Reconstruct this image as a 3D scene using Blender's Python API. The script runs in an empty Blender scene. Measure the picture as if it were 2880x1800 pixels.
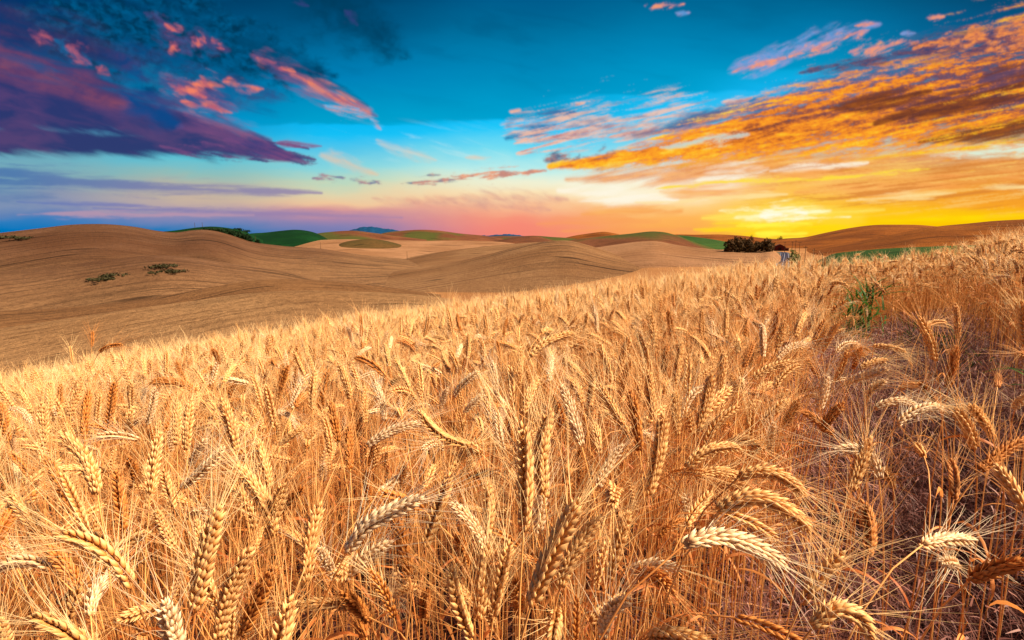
import bpy, math, random
import numpy as np
from mathutils import Vector

random.seed(7)
RNG = np.random.default_rng(11)
R = math.radians
SC = bpy.context.scene
COL = SC.collection

# ------------------------------------------------------------------ camera
TILT = math.atan(240 / 1440)
EYE = Vector((0.0, 0.0, 1.22))
cam_data = bpy.data.cameras.new('camera')
cam_data.lens = 18.0
cam_data.sensor_width = 36.0
cam_data.clip_start = 0.02
cam_data.clip_end = 60000
cam = bpy.data.objects.new('camera', cam_data)
COL.objects.link(cam)
cam.location = EYE
cam.rotation_euler = (R(90) - TILT, 0, 0)
SC.camera = cam

SC.view_settings.view_transform = 'Standard'
SC.view_settings.look = 'None'
SC.view_settings.gamma = 1.0
SC.view_settings.exposure = 1.28
SC.cycles.max_bounces = 6
SC.cycles.diffuse_bounces = 3
SC.cycles.glossy_bounces = 2
SC.cycles.transmission_bounces = 3
SC.cycles.transparent_max_bounces = 4

# directions of the lens: photo pixel (2880 x 1800) -> world ray with forward depth 1
FWD = Vector((0, math.cos(TILT), -math.sin(TILT)))
UP = Vector((0, math.sin(TILT), math.cos(TILT)))
RIGHT = Vector((1, 0, 0))


def ray(px, py):
    return FWD + RIGHT * ((px - 1440) / 1440) - UP * ((py - 900) / 1440)


def at(px, py, dist):
    """world point seen in direction of the pixel at a horizontal distance"""
    d = ray(px, py)
    return EYE + d * (dist / math.hypot(d.x, d.y))


def project(p):
    q = Vector(p) - EYE
    z = q.dot(FWD)
    return 1440 + 1440 * q.dot(RIGHT) / z, 900 - 1440 * q.dot(UP) / z, z


def lin(c):
    out = []
    for v in c:
        v = v / 255.0
        out.append(v / 12.92 if v <= 0.04045 else ((v + 0.055) / 1.055) ** 2.4)
    return (out[0], out[1], out[2], 1.0)


# ------------------------------------------------------------------ sun
sun_data = bpy.data.lights.new('sun', 'SUN')
sun_data.energy = 5.0
sun_data.color = (1.0, 0.82, 0.60)
sun_data.angle = R(9)
SUN_AZ, SUN_EL = 104.0, 47.0
sun = bpy.data.objects.new('sun', sun_data)
COL.objects.link(sun)
sd = Vector((math.sin(R(SUN_AZ)) * math.cos(R(SUN_EL)), math.cos(R(SUN_AZ)) * math.cos(R(SUN_EL)), math.sin(R(SUN_EL))))
sun.rotation_euler = sd.to_track_quat('Z', 'Y').to_euler()
sun.location = (0, 0, 50)



# ------------------------------------------------------------------ shader helper
class Nodes:
    def __init__(self, nt):
        self.nt = nt

    def new(self, t):
        return self.nt.nodes.new(t)

    def put(self, sock, v):
        if isinstance(v, bpy.types.NodeSocket):
            self.nt.links.new(v, sock)
        elif v is not None:
            sock.default_value = v

    def m(self, op, a, b=None, c=None, clamp=False):
        n = self.new('ShaderNodeMath')
        n.operation = op
        n.use_clamp = clamp
        for i, v in enumerate((a, b, c)):
            if v is not None:
                self.put(n.inputs[i], v)
        return n.outputs[0]

    def v(self, op, a, b=None, scale=None):
        n = self.new('ShaderNodeVectorMath')
        n.operation = op
        self.put(n.inputs[0], a)
        if b is not None:
            self.put(n.inputs[1], b)
        if scale is not None:
            self.put(n.inputs['Scale'], scale)
        return n.outputs['Value'] if op in ('DOT_PRODUCT', 'LENGTH') else n.outputs[0]

    def xyz(self, x, y, z):
        n = self.new('ShaderNodeCombineXYZ')
        for i, q in enumerate((x, y, z)):
            self.put(n.inputs[i], q)
        return n.outputs[0]

    def smooth(self, x, lo, hi, a=0.0, b=1.0):
        n = self.new('ShaderNodeMapRange')
        n.interpolation_type = 'SMOOTHSTEP'
        self.put(n.inputs['Value'], x)
        n.inputs['From Min'].default_value = lo
        n.inputs['From Max'].default_value = hi
        n.inputs['To Min'].default_value = a
        n.inputs['To Max'].default_value = b
        return n.outputs[0]

    def mix(self, f, a, b, blend='MIX'):
        n = self.new('ShaderNodeMix')
        n.data_type = 'RGBA'
        n.blend_type = blend
        self.put(n.inputs[0], f)
        self.put(n.inputs[6], a)
        self.put(n.inputs[7], b)
        return n.outputs[2]

    def noise(self, vec, scale, detail=4, rough=0.55, distort=0.0):
        n = self.new('ShaderNodeTexNoise')
        n.noise_dimensions = '3D'
        self.put(n.inputs['Vector'], vec)
        n.inputs['Scale'].default_value = scale
        n.inputs['Detail'].default_value = detail
        n.inputs['Roughness'].default_value = rough
        n.inputs['Distortion'].default_value = distort
        return n.outputs['Fac']

    def ramp(self, x, stops, interp='LINEAR'):
        n = self.new('ShaderNodeValToRGB')
        cr = n.color_ramp
        cr.interpolation = interp
        while len(cr.elements) > 1:
            cr.elements.remove(cr.elements[-1])
        cr.elements[0].position = stops[0][0]
        cr.elements[0].color = stops[0][1]
        for p, c in stops[1:]:
            e = cr.elements.new(p)
            e.color = c
        self.put(n.inputs[0], x)
        return n.outputs[0]



# ------------------------------------------------------------------ the evening sky, painted as light
# ---- sky picture: worked out with numpy for every direction around the horizon
_prng = np.random.default_rng(3)
_PERM = _prng.permutation(4096).astype(np.int32)
_GX = np.cos(np.arange(4096) * (2 * math.pi / 4096)).astype(np.float32)
_GY = np.sin(np.arange(4096) * (2 * math.pi / 4096)).astype(np.float32)


def perlin(x, y, seed):
    ix, iy = np.floor(x), np.floor(y)
    fx, fy = (x - ix).astype(np.float32), (y - iy).astype(np.float32)
    ix, iy = ix.astype(np.int32) + seed * 131, iy.astype(np.int32) + seed * 57
    ux, uy = fx * fx * fx * (fx * (fx * 6 - 15) + 10), fy * fy * fy * (fy * (fy * 6 - 15) + 10)
    p0, p1 = _PERM[ix & 4095], _PERM[(ix + 1) & 4095]

    def g(p, oy, ax, ay):
        h = _PERM[(p + iy + oy) & 4095]
        return _GX[h] * ax + _GY[h] * ay
    n0 = g(p0, 0, fx, fy)
    n0 += (g(p1, 0, fx - 1, fy) - n0) * ux
    n1 = g(p0, 1, fx, fy - 1)
    n1 += (g(p1, 1, fx - 1, fy - 1) - n1) * ux
    return (n0 + (n1 - n0) * uy) * np.float32(1.41)


def fbm(x, y, seed, octs=6, gain=0.55, lac=2.03):
    s, a, t = 0.0, 1.0, 0.0
    for o in range(octs):
        s = s + a * perlin(x, y, seed + 17 * o)
        t += a * a
        x, y, a = x * lac + 3.7, y * lac + 1.3, a * gain
    return s / math.sqrt(t)          # about +-0.6


def sstep(x, lo, hi):
    t = np.clip((x - lo) / (hi - lo), 0, 1)
    return t * t * (3 - 2 * t)


def lin3(c):
    return np.array(lin(c)[:3], np.float32)


class SkyPainter:
    """X, Y: where the photograph (2420 wide) shows each direction"""

    def __init__(self, X, Y):
        self.X, self.Y = X, Y
        self.col = None
        # perspective of a flat cloud deck whose streaks run to one point of the horizon
        h = np.maximum(560 - Y, 6.0)
        self.pa = 560.0 / (h + 60)
        self.pb = (X - 930) / (h + 60)

    def base(self, cols, wob):
        Y = self.Y + wob
        out, px = None, None
        for x, st in cols:
            st = sorted(st)
            ys = [s[0] for s in st]
            c = np.stack([np.interp(Y, ys, [lin(s[1])[k] for s in st]) for k in range(3)], -1).astype(np.float32)
            if out is None:
                out = c
            else:
                f = sstep(self.X, px, x)[..., None]
                out = out * (1 - f) + c * f
            px = x
        self.col = out

    def body(self, caps):
        val = np.full(self.X.shape, -9.0, np.float32)
        for x0, y0, x1, y1, r0, r1, *keep in caps:
            dx, dy = x1 - x0, y1 - y0
            t = np.clip(((self.X - x0) * dx + (self.Y - y0) * dy) / (dx * dx + dy * dy + 1e-6), 0, 1)
            d = np.hypot(self.X - x0 - t * dx, self.Y - y0 - t * dy)
            r = r0 + (r1 - r0) * t
            if not keep:          # a single cloud thins out to both ends
                r = r * (1 - 0.72 * np.abs(2 * t - 1) ** 2.5)
            val = np.maximum(val, 1 - d / r)
        return val

    def grain(self, ang, la, lb, seed, octs=6, gain=0.56, warp=0.35):
        """noise drawn out along a direction of the picture plane; la, lb: lengths in pixels"""
        c, s = math.cos(R(ang)), math.sin(R(ang))
        a = (self.X * c + self.Y * s) / la
        b = (-self.X * s + self.Y * c) / lb
        if warp:
            w = fbm(a * 0.7, b * 0.7, seed + 91, 3)
            a, b = a + warp * w, b + warp * fbm(a * 0.7 + 9, b * 0.7, seed + 57, 3)
        return fbm(a, b, seed, octs, gain)

    def deck(self, fa, fb, seed, octs=6, gain=0.56, warp=0.25):
        a, b = self.pa * fa, self.pb * fb
        w = fbm(a * 0.6, b * 0.6, seed + 31, 3)
        return fbm(a + warp * w, b + warp * w, seed, octs, gain)

    def lay(self, mask, ca, cb=None, f=None):
        c = lin3(ca) if not isinstance(ca, np.ndarray) else ca
        if cb is not None:
            f = np.clip(f, 0, 1)[..., None]
            c = c * (1 - f) + lin3(cb) * f
        m = mask[..., None]
        self.col = self.col * (1 - m) + c * m

    def bank(self, caps, n, amp, lo, hi, ca, cb=None, n2=None, k=1.4, b0=0.5, strength=1.0):
        m = sstep(self.body(caps) + amp * n * 0.9, lo - 0.14, hi + 0.36) * strength
        self.lay(m, ca, cb, None if cb is None else b0 + k * n2)


def paths(*pts):
    return [(pts[i][0], pts[i][1], pts[i + 1][0], pts[i + 1][1], pts[i][2], pts[i + 1][2], True) for i in range(len(pts) - 1)]


def gradient(stops, x):
    xs = [s[0] for s in stops]
    return np.stack([np.interp(x, xs, [lin(s[1])[k] for s in stops]) for k in range(3)], -1).astype(np.float32)


def paint_sky(X, Y):
    P = SkyPainter(X, Y)
    soft = P.grain(0, 420, 150, 5, 5)
    fine = P.grain(0, 160, 40, 6, 6)
    P.base([
        (0, [(0, (2, 52, 104)), (100, (0, 62, 118)), (250, (15, 105, 165)), (335, (112, 160, 182)), (365, (108, 172, 190)), (420, (125, 168, 182)), (462, (118, 142, 178)),
             (485, (125, 145, 180)), (505, (95, 130, 182)), (525, (45, 125, 190)), (545, (0, 118, 188)), (560, (0, 110, 180))]),
        (500, [(0, (0, 66, 108)), (150, (0, 92, 140)), (285, (0, 150, 205)), (350, (60, 180, 215)), (385, (98, 195, 212)), (415, (145, 190, 185)), (440, (185, 182, 165)), (470, (202, 180, 160)),
               (487, (192, 168, 165)), (505, (150, 140, 178)), (525, (112, 132, 182)), (545, (45, 122, 182)), (560, (40, 115, 175))]),
        (800, [(0, (0, 68, 108)), (60, (0, 85, 130)), (180, (0, 130, 185)), (278, (0, 158, 203)), (291, (0, 162, 208)), (296, (10, 186, 245)), (316, (20, 192, 246)), (350, (82, 198, 235)), (393, (135, 214, 222)),
               (430, (190, 216, 190)), (452, (225, 212, 172)), (478, (242, 198, 155)), (495, (215, 152, 152)), (520, (175, 135, 168)), (540, (130, 128, 178)), (560, (110, 120, 175))]),
        (1210, [(0, (0, 92, 140)), (60, (0, 106, 152)), (160, (0, 134, 184)), (268, (0, 160, 207)), (284, (0, 163, 210)), (290, (10, 192, 248)), (312, (38, 202, 250)), (355, (118, 222, 242)), (398, (198, 240, 232)),
                (430, (240, 240, 210)), (465, (252, 226, 180)), (495, (248, 182, 142)), (522, (247, 150, 122)), (545, (246, 138, 118)), (560, (245, 135, 116))]),
        (1600, [(0, (0, 104, 150)), (120, (0, 138, 188)), (205, (0, 158, 206)), (214, (0, 160, 208)), (221, (12, 186, 240)), (262, (28, 198, 250)), (320, (95, 208, 240)), (385, (195, 234, 232)), (425, (252, 246, 222)),
                (465, (255, 240, 200)), (490, (255, 208, 135)), (520, (255, 182, 92)), (560, (250, 165, 78))]),
        (1870, [(0, (0, 100, 145)), (80, (0, 124, 174)), (165, (0, 150, 198)), (172, (8, 168, 218)), (215, (20, 186, 245)), (300, (130, 190, 210)), (390, (250, 190, 105)), (440, (253, 188, 92)), (475, (255, 190, 62)),
                (505, (255, 205, 30)), (530, (255, 206, 8)), (560, (255, 185, 8))]),
        (2420, [(0, (5, 74, 114)), (60, (5, 84, 130)), (150, (20, 110, 150)), (300, (200, 170, 130)), (352, (236, 200, 150)), (380, (216, 140, 74)), (440, (240, 152, 50)), (490, (250, 165, 38)), (508, (255, 195, 12)),
                (530, (255, 206, 4)), (560, (250, 180, 0))]),
    ], soft * 16 + fine * 5)

    # faint thin veils in the blue
    P.lay(sstep(P.grain(12, 260, 60, 40, 6), 0.0, 1.1) * sstep(Y, 330, 60) * 0.3 * sstep(np.abs(X - 1150), 900, 300), (0, 78, 120))
    P.lay(sstep(P.grain(14, 240, 26, 44, 6), 0.05, 0.9) * sstep(np.abs(Y - 345), 70, 10) * sstep(np.abs(X - 1080), 420, 100) * 0.5, (215, 238, 232))

    puff = P.grain(8, 58, 40, 10, 6, 0.6)
    puffs = P.grain(20, 26, 17, 12, 5, 0.6)
    str_l = P.grain(17, 210, 30, 14, 7, 0.58)
    str_f = P.grain(19, 90, 15, 16, 6, 0.58)
    # upper left
    P.bank([(100, 30, 650, 120, 230, 130), (470, 120, 790, 180, 100, 50)], puff, 0.95, -0.1, 0.85, (0, 50, 80), (0, 92, 140), puffs, 0.9, 0.42, 0.92)
    P.bank([(690, -60, 960, 130, 110, 55), (880, 100, 960, 140, 50, 20)], puff, 0.7, -0.2, 1.1, (0, 58, 90), strength=0.8)
    P.bank([(560, 95, 870, 250, 48, 18)], str_l, 0.8, 0.0, 0.8, (0, 72, 112), strength=0.8)
    P.bank([(-60, 40, 300, 150, 110, 60)], str_l, 0.7, -0.1, 0.9, (36, 46, 98), (62, 54, 100), puff, 0.8, 0.5, 0.85)
    P.bank(paths((-200, 215, 140), (100, 240, 88), (330, 282, 62), (500, 322, 42), (610, 350, 22), (690, 370, 5)) + [(-900, 296, 640, 350, 52, 26)], str_l, 0.5, -0.34, 0.06,
           (44, 54, 110), (82, 62, 114), P.grain(12, 190, 50, 22, 5), 1.3, 0.36, 0.98)
    P.bank(paths((300, 150, 50), (470, 215, 60), (640, 235, 36)), str_l, 0.8, -0.1, 0.9, (20, 66, 128), (64, 62, 122), puff, 0.9, 0.4, 0.7)
    P.bank([(290, 225, 430, 300, 60, 30)], puff, 0.6, -0.1, 0.9, (4, 74, 138), strength=0.85)
    P.bank([(340, 160, 420, 215, 40, 30)], puffs, 0.9, 0.0, 1.0, (10, 128, 170), strength=0.45)
    P.bank([(130, 95, 215, 150, 20, 16)], puffs, 1.0, 0.0, 0.9, (10, 105, 160), strength=0.75)
    P.bank([(530, 332, 650, 345, 26, 18), (590, 360, 712, 374, 18, 10)], str_l, 0.8, 0.0, 0.5, (72, 66, 124), (122, 74, 124), str_f, 1.0, 0.4, 0.9)
    P.bank([(480, 338, 745, 376, 26, 14), (560, 364, 760, 388, 14, 8), (600, 330, 730, 352, 16, 8), (380, 345, 600, 378, 16, 10)], P.grain(9, 90, 9, 77, 7, 0.62), 1.5, 0.2, 0.8, (66, 60, 116), (112, 74, 124), str_f, 1.2, 0.4, 0.92)
    P.bank([(655, 338, 760, 345, 14, 7)], P.grain(3, 80, 9, 24, 5), 0.9, 0.0, 0.8, (138, 84, 130), strength=0.85)
    P.bank(paths((-60, 125, 62), (110, 185, 46), (290, 245, 24)), str_l, 0.75, -0.15, 0.85, (104, 62, 104), (138, 74, 100), puff, 0.9, 0.45, 0.85)
    P.bank([(420, 305, 600, 315, 42, 26)], P.grain(12, 130, 26, 25, 5), 0.9, 0.0, 1.0, (126, 78, 126), strength=0.6)
    hot = P.grain(24, 48, 22, 26, 6, 0.6)
    P.bank([(370, 40, 450, 130, 40, 36), (430, 85, 540, 118, 34, 30), (340, 30, 390, 55, 14, 14)], hot, 0.9, 0.1, 1.0, (90, 66, 124), strength=0.6)
    P.bank([(392, 58, 432, 80, 26, 22), (402, 100, 425, 118, 18, 16), (452, 88, 484, 102, 22, 18), (502, 90, 528, 116, 18, 14)], hot, 1.1, 0.3, 1.0, (176, 88, 116), (236, 120, 100), hot, 1.5, 0.2, 0.88)
    P.bank([(160, 112, 215, 150, 30, 20), (228, 158, 262, 178, 14, 10), (70, 70, 130, 110, 20, 16)], hot, 1.0, 0.1, 1.05, (110, 66, 112), (200, 98, 110), hot, 1.2, 0.2, 0.8)
    P.bank([(815, 26, 845, 60, 18, 12), (690, 5, 730, 14, 12, 8)], hot, 1.0, 0.1, 1.1, (58, 62, 130), strength=0.7)
    P.bank([(380, 190, 560, 262, 52, 30), (600, 130, 720, 190, 34, 30), (640, 165, 890, 275, 38, 18), (440, 270, 640, 330, 40, 20)], str_f, 0.8, 0.0, 0.95, (86, 72, 130), (140, 84, 124), str_f, 1.2, 0.4, 0.7)
    P.bank([(398, 196, 486, 230, 32, 20), (458, 198, 528, 206, 32, 26), (530, 192, 622, 210, 22, 14), (606, 136, 652, 148, 20, 16), (430, 240, 548, 266, 24, 14), (658, 162, 698, 170, 12, 10)],
           P.grain(22, 60, 22, 27, 6, 0.56), 0.95, 0.25, 1.0, (190, 96, 114), (250, 132, 100), hot, 1.3, 0.45, 0.95)
    P.bank(paths((690, 178, 12), (745, 200, 24), (800, 232, 22), (872, 262, 13)), P.grain(26, 90, 13, 28, 6, 0.56), 0.8, 0.15, 0.95, (176, 102, 124), (246, 136, 100), P.grain(30, 60, 15, 29, 5), 1.4, 0.5, 0.95)
    P.bank([(770, 252, 890, 276, 24, 14), (876, 280, 900, 306, 14, 8)], P.grain(14, 70, 8, 30, 6, 0.56), 1.1, 0.3, 1.1, (240, 150, 130), (120, 190, 235), P.grain(14, 50, 8, 33, 4), 1.3, 0.4, 0.8)
    # low left
    flat = P.grain(2, 260, 16, 32, 7, 0.6, 0.5)
    flat2 = P.grain(1, 140, 8, 34, 6, 0.6, 0.5)
    P.bank([(-300, 420, 300, 432, 56, 34), (140, 436, 760, 456, 26, 14)], flat, 0.9, -0.05, 0.7, (74, 116, 172), (150, 134, 170), P.X / 700 - 0.5, 1.0, 0.45, 0.88)
    P.bank([(40, 477, 380, 489, 9, 9), (220, 491, 950, 514, 12, 14)], flat2, 0.8, -0.1, 0.8, (98, 122, 182), (168, 132, 168), P.X / 800 - 0.5, 1.0, 0.4, 0.85)
    P.bank([(40, 507, 600, 508, 12, 10)], flat2, 1.2, 0.1, 1.0, (190, 152, 172), strength=0.75)
    # middle
    P.bank([(740, 422, 815, 421, 13, 10), (828, 424, 905, 434, 12, 10)], P.grain(6, 45, 8, 35, 6, 0.6), 1.3, 0.3, 1.0, (106, 116, 156), (182, 132, 138), puffs, 1.5, 0.4, 0.95)
    P.bank([(945, 434, 1095, 423, 12, 11), (1010, 413, 1042, 413, 8, 7)], P.grain(-4, 45, 8, 36, 6, 0.6), 1.3, 0.3, 0.95, (112, 130, 152), (205, 138, 126), puffs, 1.6, 0.5, 0.95)
    P.bank([(1065, 418, 1290, 404, 20, 14)], P.grain(-5, 55, 10, 37, 6, 0.6), 1.4, 0.3, 0.95, (238, 152, 112), (196, 130, 118), puffs, 1.4, 0.4, 0.95)
    P.bank([(760, 365, 890, 414, 34, 24), (890, 330, 1030, 378, 22, 18), (1100, 372, 1160, 372, 10, 8)], P.grain(16, 120, 26, 38, 6), 0.9, 0.1, 1.2, (236, 196, 160), strength=0.8)
    wisps = P.grain(20, 70, 16, 39, 6, 0.6)
    P.bank([(880, 468, 1300, 496, 24, 24), (1060, 470, 1340, 470, 34, 30)], wisps, 0.9, 0.2, 1.2, (206, 148, 140), (232, 168, 142), puffs, 1.2, 0.4, 0.6)
    P.bank([(1270, 268, 1360, 266, 24, 18), (1195, 330, 1310, 298, 26, 22), (1330, 300, 1420, 296, 12, 10)], P.grain(-6, 80, 14, 41, 6, 0.6), 1.1, 0.15, 0.95, (30, 100, 160), (98, 124, 168), puff, 1.2, 0.4, 0.88)
    w2 = P.grain(-13, 130, 9, 42, 6, 0.58)
    P.bank([(1225, 338, 1480, 292, 36, 34), (1222, 364, 1350, 344, 16, 12), (1360, 334, 1435, 320, 13, 10), (1445, 325, 1740, 292, 30, 22), (1205, 262, 1235, 264, 10, 8), (1708, 243, 1775, 232, 16, 12), (1360, 250, 1385, 248, 8, 8)],
           w2, 1.5, 0.25, 0.95, (250, 194, 166), (196, 128, 128), P.grain(-10, 60, 18, 43, 5), 1.3, 0.3, 0.95)
    P.bank([(1285, 378, 1350, 366, 28, 26), (1340, 388, 1480, 358, 22, 18)], P.grain(-20, 40, 16, 45, 6, 0.62), 1.2, 0.15, 0.8, (98, 104, 132), (180, 124, 116), puffs, 1.4, 0.4, 0.95)
    P.bank([(1200, 300, 1800, 262, 70, 60)], P.grain(-12, 120, 12, 73, 7, 0.62), 1.5, 0.3, 1.1, (248, 196, 168), (150, 140, 160), P.grain(-10, 70, 20, 74, 5), 1.3, 0.3, 0.85)
    P.bank([(1360, 392, 1580, 372, 18, 14), (1400, 372, 1700, 340, 12, 10)], P.grain(-14, 60, 12, 75, 6, 0.62), 1.3, 0.1, 0.9, (150, 96, 88), (210, 130, 90), puffs, 1.4, 0.4, 0.9)
    # upper right
    P.bank([(1720, 172, 1880, 118, 34, 34), (1840, 122, 2080, 56, 38, 22), (1595, 30, 1630, 30, 9, 9), (2130, 80, 2165, 78, 10, 8)], P.grain(-24, 90, 22, 46, 6, 0.58), 1.05, 0.15, 0.7, (92, 158, 220), (160, 156, 208), puffs, 1.0, 0.5, 0.85)
    P.bank([(1735, 170, 1855, 138, 22, 20), (1868, 134, 2055, 70, 24, 15), (2010, 122, 2170, 98, 24, 18), (2188, 42, 2232, 39, 10, 8), (1525, 15, 1616, 9, 11, 7), (2020, 60, 2080, 55, 7, 6)],
           P.grain(-24, 60, 14, 47, 6, 0.62), 1.5, 0.3, 0.95, (248, 156, 116), (205, 140, 150), puffs, 1.5, 0.35, 0.95)
    P.bank([(1560, 305, 2150, 165, 20, 40)], P.grain(-17, 110, 18, 48, 6, 0.6), 1.1, 0.1, 0.95, (58, 96, 150), (96, 92, 130), puff, 1.0, 0.4, 0.85)
    # the burning bank
    D1 = P.grain(-13, 280, 24, 50, 7, 0.62, 0.35)
    D2 = P.grain(-11, 70, 12, 51, 6, 0.66, 0.3)
    D3 = P.deck(9.0, 5.0, 53, 6, 0.6)
    D4 = P.grain(-6, 17, 7, 54, 4, 0.66, 0.3)
    b = P.body(paths((1300, 394, 8), (1480, 372, 22), (1640, 344, 52), (1920, 290, 92), (2170, 250, 116), (2420, 195, 150), (2900, 90, 190)))
    D5 = P.grain(-13, 700, 60, 56, 6, 0.6, 0.8)
    heat = 0.50 + 0.24 * D1 + 0.24 * D2 + 0.15 * D4 + 0.26 * D5 + 0.06 * (1 - np.clip(b * 1.3, 0, 1)) - 0.00011 * (X - 1800) + 0.0004 * np.clip(Y - 200, -100, 150)
    fire = gradient([(0.05, (104, 54, 50)), (0.26, (132, 70, 46)), (0.40, (186, 98, 42)), (0.52, (234, 130, 40)), (0.64, (252, 154, 42)), (0.78, (255, 182, 38)), (0.95, (255, 208, 64)), (1.15, (255, 232, 140))], heat)
    purple = np.array(lin((92, 74, 108))[:3], np.float32)
    pk = (sstep(0.55 - heat, -0.02, 0.22) * sstep(330 - Y - 0.12 * (2420 - X), -80, 120) * 0.75)[..., None]
    fire = fire * (1 - pk) + purple * pk
    P.bank(paths((1500, 320, 16), (1760, 262, 34), (2000, 190, 44), (2250, 110, 50)), P.grain(-17, 130, 20, 70, 6, 0.58), 0.8, 0.0, 0.95, (48, 96, 150), (88, 92, 132), puff, 1.1, 0.45, 0.8)
    edge = b + 0.5 * D2 + 0.42 * D1 + 0.1 * D4
    P.lay(sstep(edge, -0.2, 0.5), fire)
    P.bank([(1640, 334, 1770, 318, 20, 18), (1560, 348, 1660, 335, 10, 10)], D2, 1.1, 0.15, 1.0, (190, 218, 214), strength=0.8)
    P.bank([(2070, 292, 2600, 150, 30, 60), (2170, 335, 2600, 262, 20, 50), (1960, 258, 2200, 215, 18, 26), (2250, 240, 2600, 170, 20, 30)], P.grain(-14, 260, 15, 58, 6, 0.58), 0.95, 0.05, 0.55, (104, 54, 38), (150, 76, 34), D2, 0.9, 0.35, 0.93)
    P.bank([(2110, 126, 2400, 88, 32, 58), (1890, 172, 2130, 130, 14, 18)], D2, 0.9, 0.0, 0.8, (62, 60, 104), (120, 76, 92), D4, 0.8, 0.4, 0.9)
    P.bank([(2160, 112, 2520, 52, 22, 34), (2330, 120, 2520, 90, 20, 30)], P.grain(-14, 36, 13, 59, 6, 0.64), 1.5, 0.2, 0.9, (250, 150, 74), (196, 108, 84), D4, 1.3, 0.35, 0.95)
    P.bank([(2230, 245, 2600, 172, 6, 9), (2120, 300, 2600, 215, 5, 8), (2290, 305, 2600, 262, 4, 7), (2000, 360, 2420, 292, 4, 7)], P.grain(-12, 90, 7, 60, 6, 0.6), 1.6, 0.2, 0.9, (255, 186, 36), (240, 140, 40), D4, 1.2, 0.4, 0.92)
    P.bank([(1960, 388, 2190, 360, 10, 12), (2170, 360, 2520, 326, 12, 16)], P.grain(-7, 120, 10, 61, 5), 0.9, 0.05, 0.85, (255, 206, 24), (250, 172, 44), D4, 1.2, 0.4, 0.95)
    # low right
    P.bank([(1340, 424, 1960, 388, 34, 34), (1900, 396, 2260, 372, 22, 20)], D1, 0.8, 0.05, 0.8, (250, 164, 76), (228, 140, 78), D2, 1.2, 0.45, 0.85)
    P.bank([(1650, 426, 1815, 396, 28, 30), (1820, 404, 2050, 384, 14, 14), (1320, 450, 1600, 472, 34, 24)], P.grain(-6, 150, 18, 62, 6, 0.58), 0.95, 0.1, 0.85, (255, 247, 226), strength=0.92)
    P.bank([(2200, 368, 2540, 346, 10, 28)], P.grain(-4, 110, 12, 63, 6, 0.6), 0.85, 0.1, 0.6, (222, 240, 216), (236, 190, 150), P.grain(-3, 60, 9, 64, 5), 1.6, 0.2, 0.95)
    P.bank([(1560, 452, 1830, 446, 24, 26), (1375, 507, 1610, 498, 26, 26), (1830, 420, 2060, 402, 20, 16), (1880, 455, 2330, 428, 26, 34), (2200, 420, 2500, 400, 30, 36)], P.grain(-3, 200, 20, 65, 6, 0.56), 0.9, 0.0, 0.9, (248, 160, 80), (252, 180, 96), flat, 1.0, 0.4, 0.9)
    P.bank([(1700, 525, 2030, 515, 90, 90)], flat, 0.5, -0.1, 1.1, (255, 222, 70), strength=0.6)
    bands = P.grain(-6, 240, 13, 76, 7, 0.62)
    P.lay(sstep(bands, 0.02, 0.5) * sstep(X, 1650, 2050) * sstep(Y, 350, 385) * sstep(Y, 510, 470) * 0.7, (214, 128, 52))
    P.lay(sstep(-bands, 0.1, 0.6) * sstep(X, 1500, 1800) * sstep(Y, 350, 385) * sstep(Y, 520, 490) * 0.55, (255, 206, 110))
    yl = P.grain(-5, 70, 7, 66, 6, 0.62)
    P.bank([(1550, 446, 1720, 428, 7, 8), (1690, 430, 1930, 423, 10, 11), (1910, 425, 2200, 400, 11, 7)], yl, 1.1, 0.15, 0.9, (255, 222, 66), strength=0.95)
    P.bank([(1620, 472, 1860, 459, 12, 14), (2000, 475, 2260, 455, 14, 12), (2290, 447, 2480, 440, 13, 13), (1500, 478, 1700, 476, 8, 10)], P.grain(-3, 130, 10, 67, 6, 0.6), 1.0, 0.2, 1.05, (255, 226, 156), strength=0.85)
    P.bank([(1270, 528, 1560, 520, 20, 20), (1330, 545, 1700, 543, 12, 12)], P.grain(-1, 150, 12, 68, 6, 0.6), 1.1, 0.1, 1.0, (250, 160, 92), strength=0.6)
    sg = P.grain(-2, 120, 10, 69, 6, 0.6)
    P.bank([(1660, 515, 2090, 496, 20, 16), (1790, 502, 1940, 499, 36, 36)], sg, 0.75, 0.0, 1.0, (255, 230, 96), strength=0.9)
    P.bank([(1740, 512, 1960, 499, 30, 26), (1790, 500, 1900, 497, 20, 20), (1700, 498, 1830, 496, 10, 8), (1850, 517, 2010, 512, 10, 8)], P.grain(-3, 90, 9, 71, 6, 0.62), 1.3, 0.1, 1.3, (255, 252, 190))
    P.bank([(1800, 509, 1905, 503, 26, 26)], P.grain(-3, 60, 9, 72, 6, 0.6), 1.1, 0.1, 1.2, (255, 255, 236))
    P.bank([(1640, 541, 2090, 541, 20, 20)], sg, 1.0, 0.0, 1.0, (255, 222, 8), strength=0.85)
    P.bank([(1740, 534, 1920, 531, 13, 13), (1790, 552, 1905, 552, 26, 26)], sg, 0.9, 0.1, 0.95, (255, 246, 70), strength=0.95)
    P.bank([(2080, 522, 2500, 508, 9, 10)], flat2, 1.0, 0.1, 1.0, (255, 220, 6), strength=0.8)
    # the air softens every edge a little
    k = np.array([0.01, 0.16, 0.66, 0.16, 0.01], np.float32)
    c = P.col
    for ax in (0, 1):
        p = np.pad(c, [(2, 2) if a == ax else (0, 0) for a in range(3)], mode='edge')
        n = c.shape[ax]
        c = sum(w * np.take(p, np.arange(i, i + n), axis=ax) for i, w in enumerate(k))
    return c


# ------------------------------------------------------------------ world: the sunset sky
SKY_U, SKY_V0, SKY_V1 = 1.25, -0.07, 0.80
SKY_W, SKY_H = 1560, 544


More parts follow.
